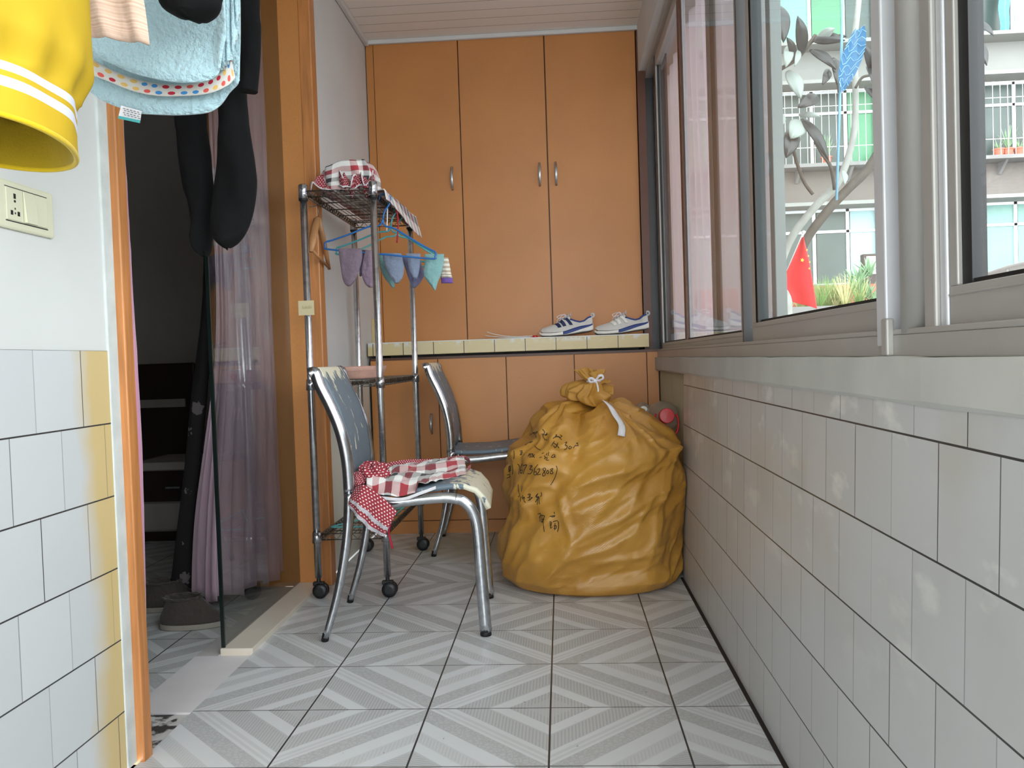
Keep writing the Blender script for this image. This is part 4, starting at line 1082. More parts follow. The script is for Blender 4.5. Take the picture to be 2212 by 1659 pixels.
MB().tube([Vector(rf2(k/40, 0)) for k in range(41)], .0026, 6).build('white_edge', 'white_cloth', fo2, smooth=True)
# trailing part lying along the shelf and slipping over its right rail
def trail(u, v):
    y = lerp(3.17, 3.80, v); over = .03+.045*sm((v-.05)/.8)
    s = u*(.22+over); x = -.87+s*(1 if s < .21 else 1)
    xe = -.652
    if x > xe: d = x-xe; return (xe+.010+.014*v+.3*d, y+.02*nz(u*4, v*6, 2), 1.512-d*1.25+.006*nz(u*6, v*9, 1))
    return (x, y, 1.507+.010*abs(nz(x*18, y*16, 4))+.028*sm((x-(-.72))/.06)*math.sin(math.pi*min(1, v*1.2))*.5)
MB().grid(trail, 50, 60, uvf=lambda u, v: (v*4.2, u*2)).build('plaid_panel', 'plaid', a2, smooth=True, solid=.002)
MB().tube(smooth_path([(-.640, 3.36, 1.50), (-.628, 3.36, 1.44), (-.628, 3.355, 1.385), (-.634, 3.355, 1.335)], 4), .003, 6, sy=2.0).build('tie_string', plain('dark red tape', (170, 20, 40), .7), a2, smooth=True)
MB().tube(smooth_path([(-.655, 3.30, 1.47), (-.658, 3.30, 1.42), (-.662, 3.30, 1.375)], 4), .0025, 6, sy=2.0).build('tie_string', 'white_cloth', a2, smooth=True)

# ================================================================== SHOES and small things on the tiled shelf
def shoe(x0, label, stripe, y0=4.268):
    L = .262; t = thing('running_shoe', label, 'shoe', (x0+L/2, y0, .963), 'running shoes on the tiled shelf')
    HW = [(0, .018), (.03, .030), (.12, .041), (.25, .047), (.4, .042), (.55, .036), (.75, .035), (.9, .032), (.97, .024), (1, .012)]
    TP = [(0, .034), (.03, .044), (.12, .052), (.28, .064), (.40, .082), (.50, .097), (.60, .100), (.68, .088), (.76, .080), (.84, .086), (.91, .104), (.96, .110), (.99, .102), (1, .085)]
    BS = [(0, .022), (.06, .013), (.2, .011), (.5, .015), (.8, .026), (.93, .030), (1, .036)]
    z0 = .963
    def surf(s, a, o=0.):
        hw = interp(HW, s)[0]; tp = interp(TP, s)[0]; b = interp(BS, s)[0]+.010
        c = math.cos(a); si = math.sin(a)
        x = x0+L*(s+.004)
        wtop = .62 if s > .45 else .8
        k = si**.9
        y = c*hw*(1-(1-wtop)*k)*(1+o/hw)
        z = b+(tp-b)*k
        op = sm((s-.57)/.05)*sm((.97-s)/.03)
        if op > 0 and .25 < a/math.pi < .75:
            q = 1-abs(a/math.pi-.5)/.25; z -= op*sm(q*2.2)*(tp-b)*.62
        lean = .010*si*sm((s-.85)/.15)*(1-s)
        return Vector((x+lean, y0+y, z0+z+o*si))
    MB().grid(lambda u, v: surf(v, math.pi*u), 40, 70).build('upper', 'shoe_mesh', t, smooth=True)
    rim = []
    for k in range(22): s = lerp(.585, .965, k/21); rim.append(surf(s, math.pi*.74, 0)+Vector((0, 0, .002)))
    rim2 = [surf(lerp(.965, .585, k/21), math.pi*.26, 0)+Vector((0, 0, .002)) for k in range(22)]
    MB().tube(rim+rim2, .0042, 8, closed=True).build('collar', 'shoe_blue', t, smooth=True)
    def lin_(u, v):
        s = lerp(.60, .955, v); p = surf(s, math.pi*lerp(.30, .70, u)); return p+Vector((0, 0, .0012))
    MB().grid(lin_, 10, 20).build('lining', 'shoe_blue', t, smooth=True)
    # midsole with navy wedge, thin dark outsole
    def mid(u, v):
        s = v; hw = interp(HW, s)[0]+.006; b = interp(BS, s)[0]-.008; h = lerp(.017, .034, sm((s-.3)/.5))*(1 if s > .05 else .8)
        a = 2*math.pi*u; c, q = math.cos(a), math.sin(a)
        e = 1.10 if s > .85 else 1
        return (x0-.004+L*1.03*s, y0+hw*math.copysign(abs(c)**.45, c), z0+max(.0015, b)+h/2+h/2*math.copysign(abs(q)**.45, q))
    md = MB().grid(mid, 32, 60, closeu=True); md.f += [tuple(range(32))[::-1], tuple(60*32+i for i in range(32))]
    ms = md.build('midsole', 'shoe_white', t, smooth=True)
    def wedge(u, v):
        s = lerp(.44, .99, u); hw = interp(HW, s)[0]+.0072; b = max(.0015, interp(BS, s)[0]-.008); h = lerp(.017, .034, sm((s-.3)/.5))
        lo_, hi = lerp(.22, .78, u**1.5), lerp(.93, .97, u)
        zz = lerp(lo_, hi, v); e = abs(2*zz-1); yy = (1-e**4)**.25
        return (x0-.004+L*1.03*s, y0-hw*max(.6, yy), z0+b+h*zz)
    MB().grid(wedge, 30, 6).build('sole_wedge', 'shoe_blue', ms, smooth=True, solid=.001)
    def out(u, v):
        s = v; hw = interp(HW, s)[0]+.004; b = max(.0008, interp(BS, s)[0]-.011); return (x0+L*s, y0+hw*(2*u-1), z0+b)
    MB().grid(out, 4, 40).build('outsole', 'black_plastic', ms, smooth=True, solid=.002)
    for s0, s1 in ((.30, .36), (.385, .45), (.475, .575)):
        def stf(u, v, s0=s0, s1=s1):
            w = .046; a0, a1 = math.pi*(1-.08), math.pi*(1-.38)
            s = lerp(s1+.02, s0, v)+(u-.5)*w*1.35; return surf(s, lerp(a0-.10, a1, v), .0018)
        MB().grid(stf, 4, 12).build('side_stripe', stripe, t, smooth=True, solid=.0012)
    # tongue, laces, heel loop
    MB().grid(lambda u, v: surf(lerp(.36, .60, v), math.pi*lerp(.40, .60, u))+Vector((0, 0, .004+.012*sm((v-.6)/.4))), 8, 12).build('tongue', 'shoe_grey', t, smooth=True, solid=.002)
    m = MB()
    for k in range(5):
        s = .32+.055*k; a = surf(s, math.pi*.66)+Vector((0, 0, .002)); b = surf(s+.03, math.pi*.36)+Vector((0, 0, .002)); c = surf(s+.015, math.pi*.5)+Vector((0, 0, .007))
        m.tube(smooth_path([a, c, b], 4), .0018, 6)
    q = surf(.50, math.pi*.62)+Vector((0, -.004, .010))
    m.tube(smooth_path([q, q+Vector((-.02, -.008, .006)), q+Vector((-.045, -.010, -.004)), q+Vector((-.03, -.012, -.012)), q], 5), .0018, 6)
    m.tube(smooth_path([q, q+Vector((-.01, -.006, .008)), q+Vector((-.035, -.012, -.012)), q+Vector((-.045, -.01, -.024))], 5), .0018, 6)
    m.build('lace', 'white_cloth', t, smooth=True)
    hl = surf(.985, math.pi/2)
    MB().tube([hl+Vector((.004+.008*math.cos(a), 0, -.002+.009*math.sin(a))) for a in [k*math.pi/8-2.2 for k in range(13)]], .0016, 6, sy=3).build('heel_loop', 'shoe_grey', t, smooth=True)
    MB().tube([surf(.585, math.pi/2)+Vector((0, 0, .010)), surf(.585, math.pi/2)+Vector((.002, 0, .030))], .002, 6, sy=2.5).build('tongue_tab', 'shoe_grey', t, smooth=True)
    return t
shoe(-.101, 'white mesh running shoe with three navy stripes, left one of the pair', 'shoe_navy')
shoe(.172, 'white mesh running shoe with three white stripes nearest the window', 'shoe_white', 4.262)
for k, (lab, yy) in enumerate((('white shoe insole lying on the tiled shelf, the lower one of two', 4.255), ('white shoe insole resting curled on top of the other insole', 4.275))):
    def ins(u, v, k=k, yy=yy):
        x = lerp(-.375, -.148, v); w = .030*(math.sin(math.pi*min(.97, max(.03, v)))**.35)*(.8+.25*(v < .5))
        z = .966+.0035*k+.016*(1-v)**3*(1 if k == 0 else 1.9)+.003*sm((v-.6)/.4)*(k)
        return (x+.008*k, yy+w*(2*u-1), z)
    o = MB().grid(ins, 8, 30).build('shoe_insole', 'white_plastic', smooth=True, solid=.003, origin=(-.27, yy, .966))
    tag(o, lab, 'insole', 'shoe insoles')
o = MB().lathe([(.004, .963), (.013, .963), (.0135, .970), (.011, .973), (.001, .974)], (-.125, 4.235, 0), seg=18).build('bottle_cap', 'red_plastic', origin=(-.125, 4.235, .963))
tag(o, 'tiny red bottle cap on the tiled shelf beside the insoles', 'cap')

# ================================================================== SWITCH PLATE
sp = thing('socket_plate', 'cream wall plate with a socket and two rocker switches above the tiles', 'light switch', (WL, 1.485, 1.16))
m = MB().box(WL, WL+.008, 1.385, 1.582, 1.118, 1.204).build('face_plate', 'cream_plastic', sp, bevel=.004)
MB().box(WL+.008, WL+.0095, 1.440, 1.486, 1.134, 1.190).build('socket', 'cream_plastic', sp, bevel=.0008)
for y, z, a, b in ((1.463, 1.177, .0030, .0045), (1.463, 1.168, .0025, .002), (1.4535, 1.147, .0032, .004), (1.4725, 1.147, .0032, .004), (1.463, 1.155, .0014, .0016), (1.463, 1.147, .0014, .0016)):
    MB().box(WL+.0093, WL+.0099, y-a, y+a, z-b, z+b).build('socket_hole', 'gasket', sp)
for y0, y1, t in ((1.4885, 1.523, .006), (1.5245, 1.558, .002)):
    m = MB().prism([(WL+.008, 1.134), (WL+.0085+t, 1.134), (WL+.010, 1.190), (WL+.008, 1.190)], 'y', y0, y1).build('rocker_switch', 'cream_plastic', sp, bevel=.0008)
MB().box(WL+.008, WL+.0086, 1.438, 1.560, 1.1310, 1.1328).build('groove', 'gasket', sp)
MB().box(WL+.008, WL+.0086, 1.438, 1.560, 1.1912, 1.1924).build('groove', 'gasket', sp)

# ================================================================== LAUNDRY under the ceiling
RZ = 1.95
rail = thing('drying_rail', 'steel drying rail for laundry hung on two straps under the ceiling', 'rail', (-.70, 1.0, RZ))
MB().tube([(-.70, -.2, RZ), (-.70, 2.2, RZ)], .011, 12).build('pole', 'chrome', rail, smooth=True)
for y in (.1, 1.95): MB().box(-.712, -.688, y-.004, y+.004, RZ, 2.53).build('strap', 'alu', rail)
def panel(bot, topx, Y, name, mat, parent=None, top=RZ, wave=.008, wf=30., nu=60, nv=40, th=.004, seed=0, yf=None, uvf=None, origin=None):
    """hanging cloth whose lower edge is the traced polyline; the upper edge runs along the rail height"""
    B = [at(x, y, Y) for x, y in bot]; B = smooth_path(B, 8); n = len(B)-1
    xa, xb = topx
    def fn(u, v):
        k = u*n; i = min(int(k), n-1); b = B[i].lerp(B[i+1], k-i)
        t = Vector((lerp(xa, xb, u), Y, top)); p = b.lerp(t, v)
        p.y += wave*math.sin(u*wf+seed)*(1-.3*v)+.006*nz(u*5, v*6, seed)+(yf(u, v) if yf else 0)
        return p
    return MB().grid(fn, nu, nv, uvf=uvf).build(name, mat, parent, smooth=True, solid=th, origin=origin)
# yellow sleeve, near the camera
ys = thing('yellow_jersey', 'yellow jersey sleeve with two white cuff stripes hanging nearest the camera', 'jersey', (-.60, .80, 1.07))
SC = at(138, 298, .80); SR = .088; CXs = SC.x-SR*.93; CZ = SC.z+.004
def slf(u, v, off=0.):
    h = v*.35; th = 2*math.pi*u; c, s = math.cos(th), math.sin(th)
    if h < .052: r = SR*(1+.02*math.sin(th*9)*(h/.052))
    else: r = SR+.012*sm((h-.052)/.035)+.004*math.sin(th*14+2*nz(c, s, 1))*math.exp(-((h-.065)/.03)**2)
    r -= off; k = 1-.18*sm((h-.25)/.6)
    return (CXs+r*c*.93*k+.006*nz(h*9, s, 2), .80+r*s*1.10*k, CZ+h-.010*s-.006*c)
MB().grid(lambda u, v: slf(u, v), 90, 90, closeu=True).build('sleeve', 'sleeve', ys, smooth=True)
MB().grid(lambda u, v: slf(u, v*.5, .004), 90, 30, closeu=True).build('sleeve_lining', 'yellow_in', ys, smooth=True)
MB().tube([Vector(slf(k/90, 0, .002)) for k in range(90)], .0028, 8, closed=True).build('cuff_edge', 'yellow', ys, smooth=True)
def bodf(u, v):
    th = 2*math.pi*u; c, s = math.cos(th), math.sin(th); z = lerp(CZ+.34, 1.97, v); r = lerp(.085, .14, sm(v*1.6))*(1 if v < .93 else max(.15, (1-v)/.07))
    return (lerp(CXs, -.68, v)+r*c*.8, .80+r*s*.6, z)
MB().grid(bodf, 40, 24, closeu=True).build('jersey_body', 'yellow', ys, smooth=True)
# peach knit
pk = panel([(184, 74), (225, 82), (262, 87), (295, 91), (319, 95)], (-.78, -.60), 1.12, 'knit_cloth', 'peach', wave=.004, wf=14, uvf=lambda u, v: (u, v*8), origin=(-.6, 1.12, 1.3))
tag(pk, 'peach striped knit cloth hanging between the yellow sleeve and the blue towel', 'cloth')
# blue towels
tw = thing('hanging_towel', 'pale blue folded towel with a band of coloured dots along its hem', 'towel', (-.60, 1.32, 1.26))
panel([(176, 180), (205, 208), (250, 229), (300, 246), (350, 250), (400, 250), (445, 243), (470, 225), (492, 200), (513, 186), (520, 178)], (-.80, -.46), 1.34, 'back_layer', 'towel', tw, wave=.006, wf=11)
panel([(180, 110), (235, 135), (290, 160), (345, 174), (390, 179), (430, 176), (458, 164), (472, 145), (480, 120), (492, 80)], (-.79, -.50), 1.28, 'front_layer', 'towel', tw, wave=.006, wf=9, seed=2)
panel([(476, 150), (490, 140), (503, 120), (512, 60), (516, 20)], (-.52, -.45), 1.31, 'inner_fold', 'towel', tw, wave=.004)
BT = [(186, 118), (240, 150), (300, 172), (345, 180), (400, 182), (450, 172), (482, 150), (496, 110)]
BB_ = [(188, 158), (232, 175), (285, 196), (340, 207), (400, 207), (450, 202), (490, 186), (508, 168)]
TT = smooth_path([at(x, y, 1.318) for x, y in BT], 8); TB = smooth_path([at(x, y, 1.318) for x, y in BB_], 8); nT = len(TT)-1
MB().grid(lambda u, v: TB[int(round(u*nT))].lerp(TT[int(round(u*nT))], v), nT, 3).build('dotted_band', 'dotband', tw, smooth=True, solid=.001)
q = [at(262, 228, 1.325), at(306, 240, 1.325), at(302, 266, 1.325), at(255, 256, 1.325)]
m = MB().add(q, [(0, 1, 2, 3)]); tg = m.build('care_tag', 'white_cloth', tw, solid=.001)
m = MB().add([at(256, 250, 1.323), at(303, 260, 1.323), at(302, 266, 1.323), at(255, 256, 1.323)], [(0, 1, 2, 3)]); m.build('tag_border', plain('teal tag border', (60, 150, 150), .6), tg, solid=.0008)
m = MB()
for r_ in range(4):
    for k in range(5):
        x = 266+k*7.5+(r_ % 2)*2; y = 234+r_*4.5+k*1.9; m.tube([at(x, y, 1.322), at(x+4.5, y+1.2, 1.322)], .0006, 4)
m.build('tag_print', plain('grey print', (110, 110, 110), .8), tg)
# black things
bk = loft_rows([(-900, 300, 460), (-400, 330, 470), (-60, 342, 480), (0, 345, 476), (18, 355, 468), (32, 378, 444), (39, 400, 420)], 1.18, .03, 'black_sock', 'black_cloth', origin=at(410, 38, 1.18))
tag(bk, 'rounded black garment end hanging in front of the blue towel', 'garment')
tr_ = thing('black_trousers', 'black trousers hanging in the doorway with two drooping legs', 'trousers', tuple(at(460, 550, 2.0)))
loft_rows([(-235, 372, 462), (100, 376, 456), (250, 380, 446), (330, 386, 454), (400, 396, 460), (440, 408, 462), (480, 413, 459), (515, 412, 456), (540, 421, 452), (552, 436, 446)], 2.02, .035, 'trouser_leg', 'black_cloth', tr_, wr=.007, wf=16)
loft_rows([(-235, 455, 545), (100, 462, 532), (190, 470, 530), (250, 474, 534), (300, 473, 541), (360, 470, 550), (400, 465, 553), (450, 459, 546), (490, 458, 538), (515, 464, 524), (530, 478, 504), (536, 486, 496)], 1.98, .04, 'trouser_leg', 'black_cloth', tr_, wr=.008, wf=14)
MB().box(-.92, -.70, 1.955, 2.045, 1.86, 1.99).build('waist', 'black_cloth', tr_, bevel=.02)
o = loft_rows([(-260, 500, 570), (0, 512, 560), (60, 516, 563), (120, 522, 561), (170, 523, 558), (194, 519, 556), (198, 520, 556)], 1.90, .025, 'black_sleeve', 'black_cloth', taper=False, origin=at(540, 197, 1.9))
tag(o, 'black sleeve with a straight hem hanging right of the towel against the curtain', 'garment')

# ================================================================== DOORWAY CURTAINS AND THE DARK ROOM
def stf(u, v):
    z = lerp(.055, 2.29, v); k = sm(min(1, v*2.1))
    A = Vector((lerp(-1.335, -1.17, k), lerp(2.93, 2.86, k))); B = Vector((lerp(-1.215, -1.145, k), lerp(2.88, 2.88, k))); C = Vector((-1.105, 3.225))
    p = A.lerp(B, u/.35) if u < .35 else B.lerp(C, (u-.35)/.65)
    ph = u*math.pi*2*8+.8*nz(u*3, v*2, 1.)
    a = .021*(1-.3*v) if u > .3 else .012*(u/.3)
    return (p.x+a*math.sin(ph)+.004*nz(u*8, v*8, 3), p.y+a*.5*math.cos(ph), z+.012*math.sin(u*20)*(1-v))
o = MB().grid(stf, 220, 60).build('satin_curtain', 'satin', smooth=True, solid=.002, origin=(-1.15, 3.0, .055))
tag(o, 'mauve satin curtain hanging in folds behind the glass leaf of the doorway', 'curtain')
o = loft_rows([(-330, 215, 250), (60, 225, 257), (250, 232, 264), (480, 245, 277), (640, 250, 286), (929, 262, 304), (1100, 268, 309), (1255, 275, 313), (1400, 280, 315), (1541, 285, 317)], 1.99, .02, 'pink_curtain', 'pink', wr=.002, origin=at(300, 1545, 1.99))
tag(o, 'narrow strip of pink curtain just inside the near orange door casing', 'curtain')
o = loft_rows([(-500, 436, 470), (0, 438, 466), (530, 441, 464), (700, 433, 460), (850, 414, 448), (1000, 400, 434), (1150, 382, 420), (1270, 368, 414), (1318, 362, 408)], 3.05, .02, 'floral_curtain', 'floral', origin=at(390, 1318, 3.05))
tag(o, 'dark cloth strip with pale flowers hanging left of the mauve satin curtain', 'curtain')
MT['slipper'] = cloth('grey brown felt', (74, 66, 62), wr=.5, ws=40)
def slipper(c, rz, label):
    t = thing('slipper', label, 'slipper', c, 'slippers on the inner room floor'); cx, cy, _ = c
    ca, sa = math.cos(rz), math.sin(rz)
    def W_(x, y, z): return (cx+x*ca-y*sa, cy+x*sa+y*ca, z-.012+.001)
    def up_(u, v):
        th = 2*math.pi*u; k = v; rx_ = lerp(.105, .058, sm(k)); ry_ = lerp(.046, .040, sm(k)); z = .018+.085*k
        f = 1+.06*math.sin(th*9)*max(0, k-.55)*2
        return W_(.03*k+rx_*f*math.cos(th), ry_*f*math.sin(th), z)
    MB().grid(up_, 48, 14, closeu=True).build('upper', 'slipper', t, smooth=True, solid=.003)
    ring = [W_(.03+.062*math.cos(a)*(1+.08*math.sin(a*11)), .044*math.sin(a)*(1+.08*math.sin(a*11)), .103) for a in [k*math.pi/30 for k in range(60)]]
    MB().tube([Vector(p) for p in ring], .004, 6, closed=True).build('gathered_cuff', 'slipper', t, smooth=True)
    so = [W_(.110*math.cos(a), .050*math.sin(a), 0) for a in [k*math.pi/20 for k in range(40)]]
    MB().add(so+[(p[0], p[1], p[2]+.018) for p in so], [tuple(range(40))[::-1], tuple(range(40, 80))]+[(i, (i+1) % 40, 40+(i+1) % 40, 40+i) for i in range(40)]).build('sole', plain('pale rubber sole', (150, 142, 132), .7), t, bevel=.003)
    return t
slipper((-1.275, 2.80, 0), math.radians(-170), 'grey brown felt slipper with pale sole standing under the satin curtain hem')
slipper((-1.45, 3.02, 0), math.radians(-160), 'grey brown slipper standing further back under the dark floral cloth')
ns = thing('nightstand', 'low nightstand with pale top and dark drawer in the dim room', 'nightstand', (-2.03, 4.4, -.012))
MB().box(-2.20, -1.915, 4.2, 4.6, .355, .395).build('table_top', plain('pale melamine', (196, 190, 186), .5), ns, bevel=.003)
MB().box(-2.19, -1.925, 4.215, 4.6, .04, .355).build('body', plain('pale melamine', (170, 166, 162), .5), ns)
d = MB().box(-2.185, -1.93, 4.200, 4.215, .195, .350).build('drawer', 'dark_wood', ns, bevel=.002)
MB().box(-2.02, -1.945, 4.185, 4.200, .262, .272).build('drawer_pull', 'chrome', d)
MB().box(-2.185, -1.93, 4.200, 4.215, .050, .185).build('drawer', plain('pale melamine', (190, 184, 180), .5), ns, bevel=.002)
MB().box(-2.19, -1.925, 4.23, 4.6, -.012, .04).build('plinth', 'dark_wood', ns)
hb = thing('headboard', 'dark wooden bed headboard with a pale inlay band behind the nightstand', 'headboard', (-2.4, 4.68, -.012))
MB().box(-2.9, -2.045, 4.64, 4.72, -.012, .90).build('board', 'dark_wood', hb, bevel=.01)
MB().box(-2.9, -2.10, 4.630, 4.64, .655, .70).build('inlay_band', plain('pale inlay', (180, 174, 168), .5), hb)

# ================================================================== OUTSIDE
GZ = -3.0
struct(MB().box(.9, 60, -30, 60, GZ-.2, GZ).build('ground', plain('pale concrete yard', (168, 166, 160), .85)))
struct(MB().box(.66, 1.30, -.3, 4.6, .78, .90).build('trim_15', 'ledge'))
FY = 20.
MT['bwhite'] = plain('white render', (122, 122, 118), .85, var=.06, vs=.8)
MT['bpink'] = plain('pinkish grey render', (104, 97, 92), .85, var=.08, vs=.8)
MT['bdark'] = plain('weathered concrete', (112, 110, 108), .9, var=.2, vs=1.5)
MT['pane_green'] = plain('green pane', (58, 122, 84), .3, var=.12, vs=.7)
MT['pane_teal'] = plain('pale teal pane', (96, 136, 126), .3, var=.15, vs=.6)
MT['pane_dark'] = plain('dark green grey pane', (48, 62, 57), .3, var=.3, vs=.9)
MT['pane_blue'] = plain('pale blue pane', (140, 170, 172), .3, var=.1, vs=.7)
ab = thing('apartment_building', 'white apartment building with green windows, ledges and grilles across the yard', 'building', (8, FY, GZ))
BAY0, BW = 5.15, 2.25
MB().box(-2, 24, FY+.25, FY+6, GZ, 15).build('wall', 'bwhite', ab)
for k in range(-1, 5):
    b = 4.15+2.7*k
    if b < GZ: continue
    MB().box(-2, 24, FY-.02, FY+.25, b, b+.80).build('parapet', 'bpink' if k < 1 else 'bwhite', ab)
    MB().box(-2, 24, FY-.55, FY+.25, b-.10, b-.02).build('awning_slab', 'bwhite', ab)
    lg_ = MB().box(-2, 24, FY-.55, FY-.02, b+.76, b+.84).build('plant_ledge', 'bdark' if k < 1 else 'bwhite', ab)
    if k < 1:
        for j in range(-2, 9):
            for xx in (.35, 1.5):
                X_ = BAY0+j*BW+xx; MB().prism([(FY-.40, b+.76), (FY-.02, b+.76), (FY-.02, b+.50), (FY-.06, b+.50)], 'x', X_-.03, X_+.03).build('bracket', 'bdark', lg_)
    kinds = ['pane_teal', 'pane_green', 'pane_dark', 'pane_blue'] if k < 2 else ['pane_teal', 'pane_blue', 'pane_teal', 'pane_teal']
    for j in range(-3, 8):
        x0 = BAY0+j*BW; w0 = b+.84; w1 = b+2.60
        f = MB()
        for X_ in (x0, x0+.72, x0+1.48, x0+BW-.10): f.box(X_, X_+.07, FY+.08, FY+.16, w0, w1)
        for z in (w0, w0+1.22, w1-.06): f.box(x0, x0+BW-.03, FY+.08, FY+.16, z, z+.06)
        wn_ = f.build('window', 'alu_light', ab)
        for q_, (a, c) in enumerate(((x0, x0+.72), (x0+.79, x0+1.48), (x0+1.55, x0+BW-.1))):
            if k == 0: mt = ('pane_dark', 'pane_dark', 'pane_green')[q_] if j % 2 == 0 else ('pane_green', 'pane_dark', 'pane_dark')[q_]
            elif k == -1: mt = ('pane_dark', 'pane_dark', 'pane_blue')[q_] if j == 0 else ('pane_teal', 'pane_teal', 'pane_dark')[q_]
            else: mt = kinds[(j*3+q_) % 4]
            MB().box(a+.03, c+.03, FY+.12, FY+.14, w0+.04, w1-.02).build('pane', mt, wn_)
        MB().box(x0+BW-.10, x0+BW+.02, FY, FY+.26, w0, w1+.1).build('pier', 'bwhite', ab)
        if k == 0:
            g_ = MB()
            for i in range(14): g_.box(x0+.16*i, x0+.16*i+.010, FY-.50, FY-.485, w0, w1-.15)
            for z in (w0+.35, w0+1.25, w1-.17): g_.box(x0, x0+BW, FY-.50, FY-.485, z, z+.014)
            g_.build('grille', 'alu', ab)
# pots of aloe on the ledge
def rosette(m, c, n, r, h, seed, wdt=.05):
    rnd = random.Random(seed)
    for k in range(n):
        a = rnd.uniform(0, 6.283); tlt = rnd.uniform(.3, 1.2); L = r*rnd.uniform(.7, 1.1)
        pts = []
        for i in range(6):
            t = i/5; pts.append(Vector((c[0]+math.cos(a)*L*t*math.sin(tlt), c[1]+math.sin(a)*L*t*math.sin(tlt), c[2]+h*t*math.cos(tlt*.7)-.10*h*t*t*tlt)))
        m.tube(pts, [wdt*(1-.9*(i/5)) for i in range(6)], 6, sy=.3)
pots = [(9.86, 5.0), (10.06, 5.0), (10.30, 5.0), (10.58, 5.0), (10.9, 5.0), (11.2, 5.0), (6.1, 5.0), (7.25, 5.0)]
POTL = ['terracotta pot at the left end of the row of aloes seen through the right pane', 'spiky aloe second from the left in the row seen through the right pane',
        'low aloe pot third from the left in the row seen through the right pane', 'large spiky aloe fourth from the left in the row seen through the right pane',
        'low aloe fifth in the row on the opposite ledge at the picture edge', 'large aloe last in the row on the opposite ledge, past the picture edge',
        'lone spiky aloe on the opposite ledge seen through the leaves of the rubber tree', 'small low aloe on the opposite ledge right of the blue net pole']
for k, (x, z) in enumerate(pots):
    big = k in (1, 3, 5, 6)
    t = thing('potted_aloe', POTL[k], 'potted plant', (x, FY-.3, 4.99), 'potted aloes on the opposite ledge')
    t['label'] = POTL[k]
    MB().lathe([(.085, 4.99), (.115, 5.14), (.128, 5.14), (.128, 5.17), (.10, 5.17)], (x, FY-.3, 0), seg=20).build('pot', 'terracotta', t)
    m = MB(); rosette(m, (x, FY-.3, 5.15), 16 if big else 9, .34 if big else .2, .55 if big else .26, k, .022); m.build('leaves', 'aloe', t, smooth=True)
# cloth on the opposite balcony
o = MB().grid(lambda u, v: (9.98+.30*u*(1-.4*v)+.02*math.sin(v*9), FY-.2+.03*math.sin(u*9), 8.9-1.15*v), 20, 14).build('hanging_cloth', plain('turquoise cloth', (80, 180, 200), .8), smooth=True, solid=.01, origin=(10.1, FY-.2, 7.8))
tag(o, 'turquoise cloth hanging in front of an upper window of the opposite building', 'cloth')
# planter terrace in the middle distance
PY = 9.
def atp(x, y): return at(x, y, PY)
p0, p1 = atp(1560, 600), atp(2080, 640)
pl = thing('planter_terrace', 'red brown masonry planter wall with plants across the yard', 'planter', (3.6, PY+.8, GZ))
MB().box(p0.x, p1.x+1.5, PY+1.2, PY+1.35, GZ, atp(1800, 598).z).build('back_wall', 'brick_red', pl)
MB().box(p0.x, p1.x+1.5, PY, PY+.12, GZ, atp(1800, 660).z).build('front_wall', 'bdark', pl)
MB().box(p0.x, p1.x+1.5, PY+.12, PY+1.2, atp(1800, 672).z-.3, atp(1800, 665).z).build('soil', plain('dark soil', (92, 80, 66), .95, bump=.6, bs=12), pl)
zs = atp(1800, 665).z
for k in range(26):
    x = random.uniform(atp(1690, 640).x, atp(1925, 640).x); y = PY+random.uniform(.25, 1.0)
    t = MB(); rosette(t, (x, y, zs), 26, .22, .30+.12*random.random(), 40+k, .006)
    o = t.build('grass_tuft', 'soil_grass' if k % 3 else 'green_leaf', smooth=True, origin=(x, y, zs))
    tag(o, 'tuft of dry grass growing in the planter across the yard', 'grass', 'grass tufts in the planter')
t = thing('leafy_plant', 'grey green succulent plant standing above the grass in the planter', 'plant', tuple(at(1865, 655, PY+.6)))
bc = at(1865, 655, PY+.6); m = MB()
for k in range(6): rosette(m, (bc.x+.10*math.cos(k*1.1), bc.y, bc.z+.06*k), 12, .22, .22, 70+k, .030)
m.build('foliage', 'aloe', t, smooth=True); MB().tube([bc+Vector((0, 0, -.15)), bc+Vector((.02, 0, .35))], .02, 6).build('stem', 'bark', t)
# low dark box by the opposite lower windows
o = MB()
w_a, w_b = at(1862, 548, 12), at(1893, 604, 12)
fr_ = thing('window_box', 'small dark framed box standing on the planter back wall', 'box', (w_a.x, PY+1.27, w_b.z))
w_a, w_b = at(1862, 550, PY+1.27), at(1895, 598, PY+1.27)
MB().box(w_a.x, w_b.x, PY+1.22, PY+1.33, w_b.z-.085, w_a.z).build('frame', 'dark_wood', fr_)
MB().box(w_a.x+.03, w_b.x-.03, PY+1.205, PY+1.22, w_b.z+.03, w_a.z-.03).build('pane', 'white_plastic', fr_)
# rubber tree
rt = thing('rubber_tree', 'rubber tree with pale stems and large dark leaves just outside the window', 'tree', (1.1, 4.0, GZ))
def px_path(l, Y, sub=6): return smooth_path([at(x, y, Y) for x, y in l], sub)
st = px_path([(1686, 600), (1690, 560), (1715, 505), (1765, 442), (1808, 398), (1832, 340), (1846, 275), (1848, 190), (1845, 100), (1855, 0), (1862, -140)], 4.0)
base = smooth_path([Vector((1.05, 4.0, GZ)), Vector((1.0, 4.0, -1)), Vector((1.02, 4.0, .4)), st[0]], 6)
MB().tube(base[:-1]+st, [.05]*len(base[:-1])+[lerp(.020, .012, k/(len(st)-1)) for k in range(len(st))], 10).build('stem', 'bark_pale', rt, smooth=True)
MB().tube(px_path([(1700, 620), (1738, 525), (1788, 455), (1832, 408), (1872, 368), (1914, 303), (1960, 240), (2010, 190), (2060, 110)], 3.85), .020, 10).build('branch', 'bark', rt, smooth=True)
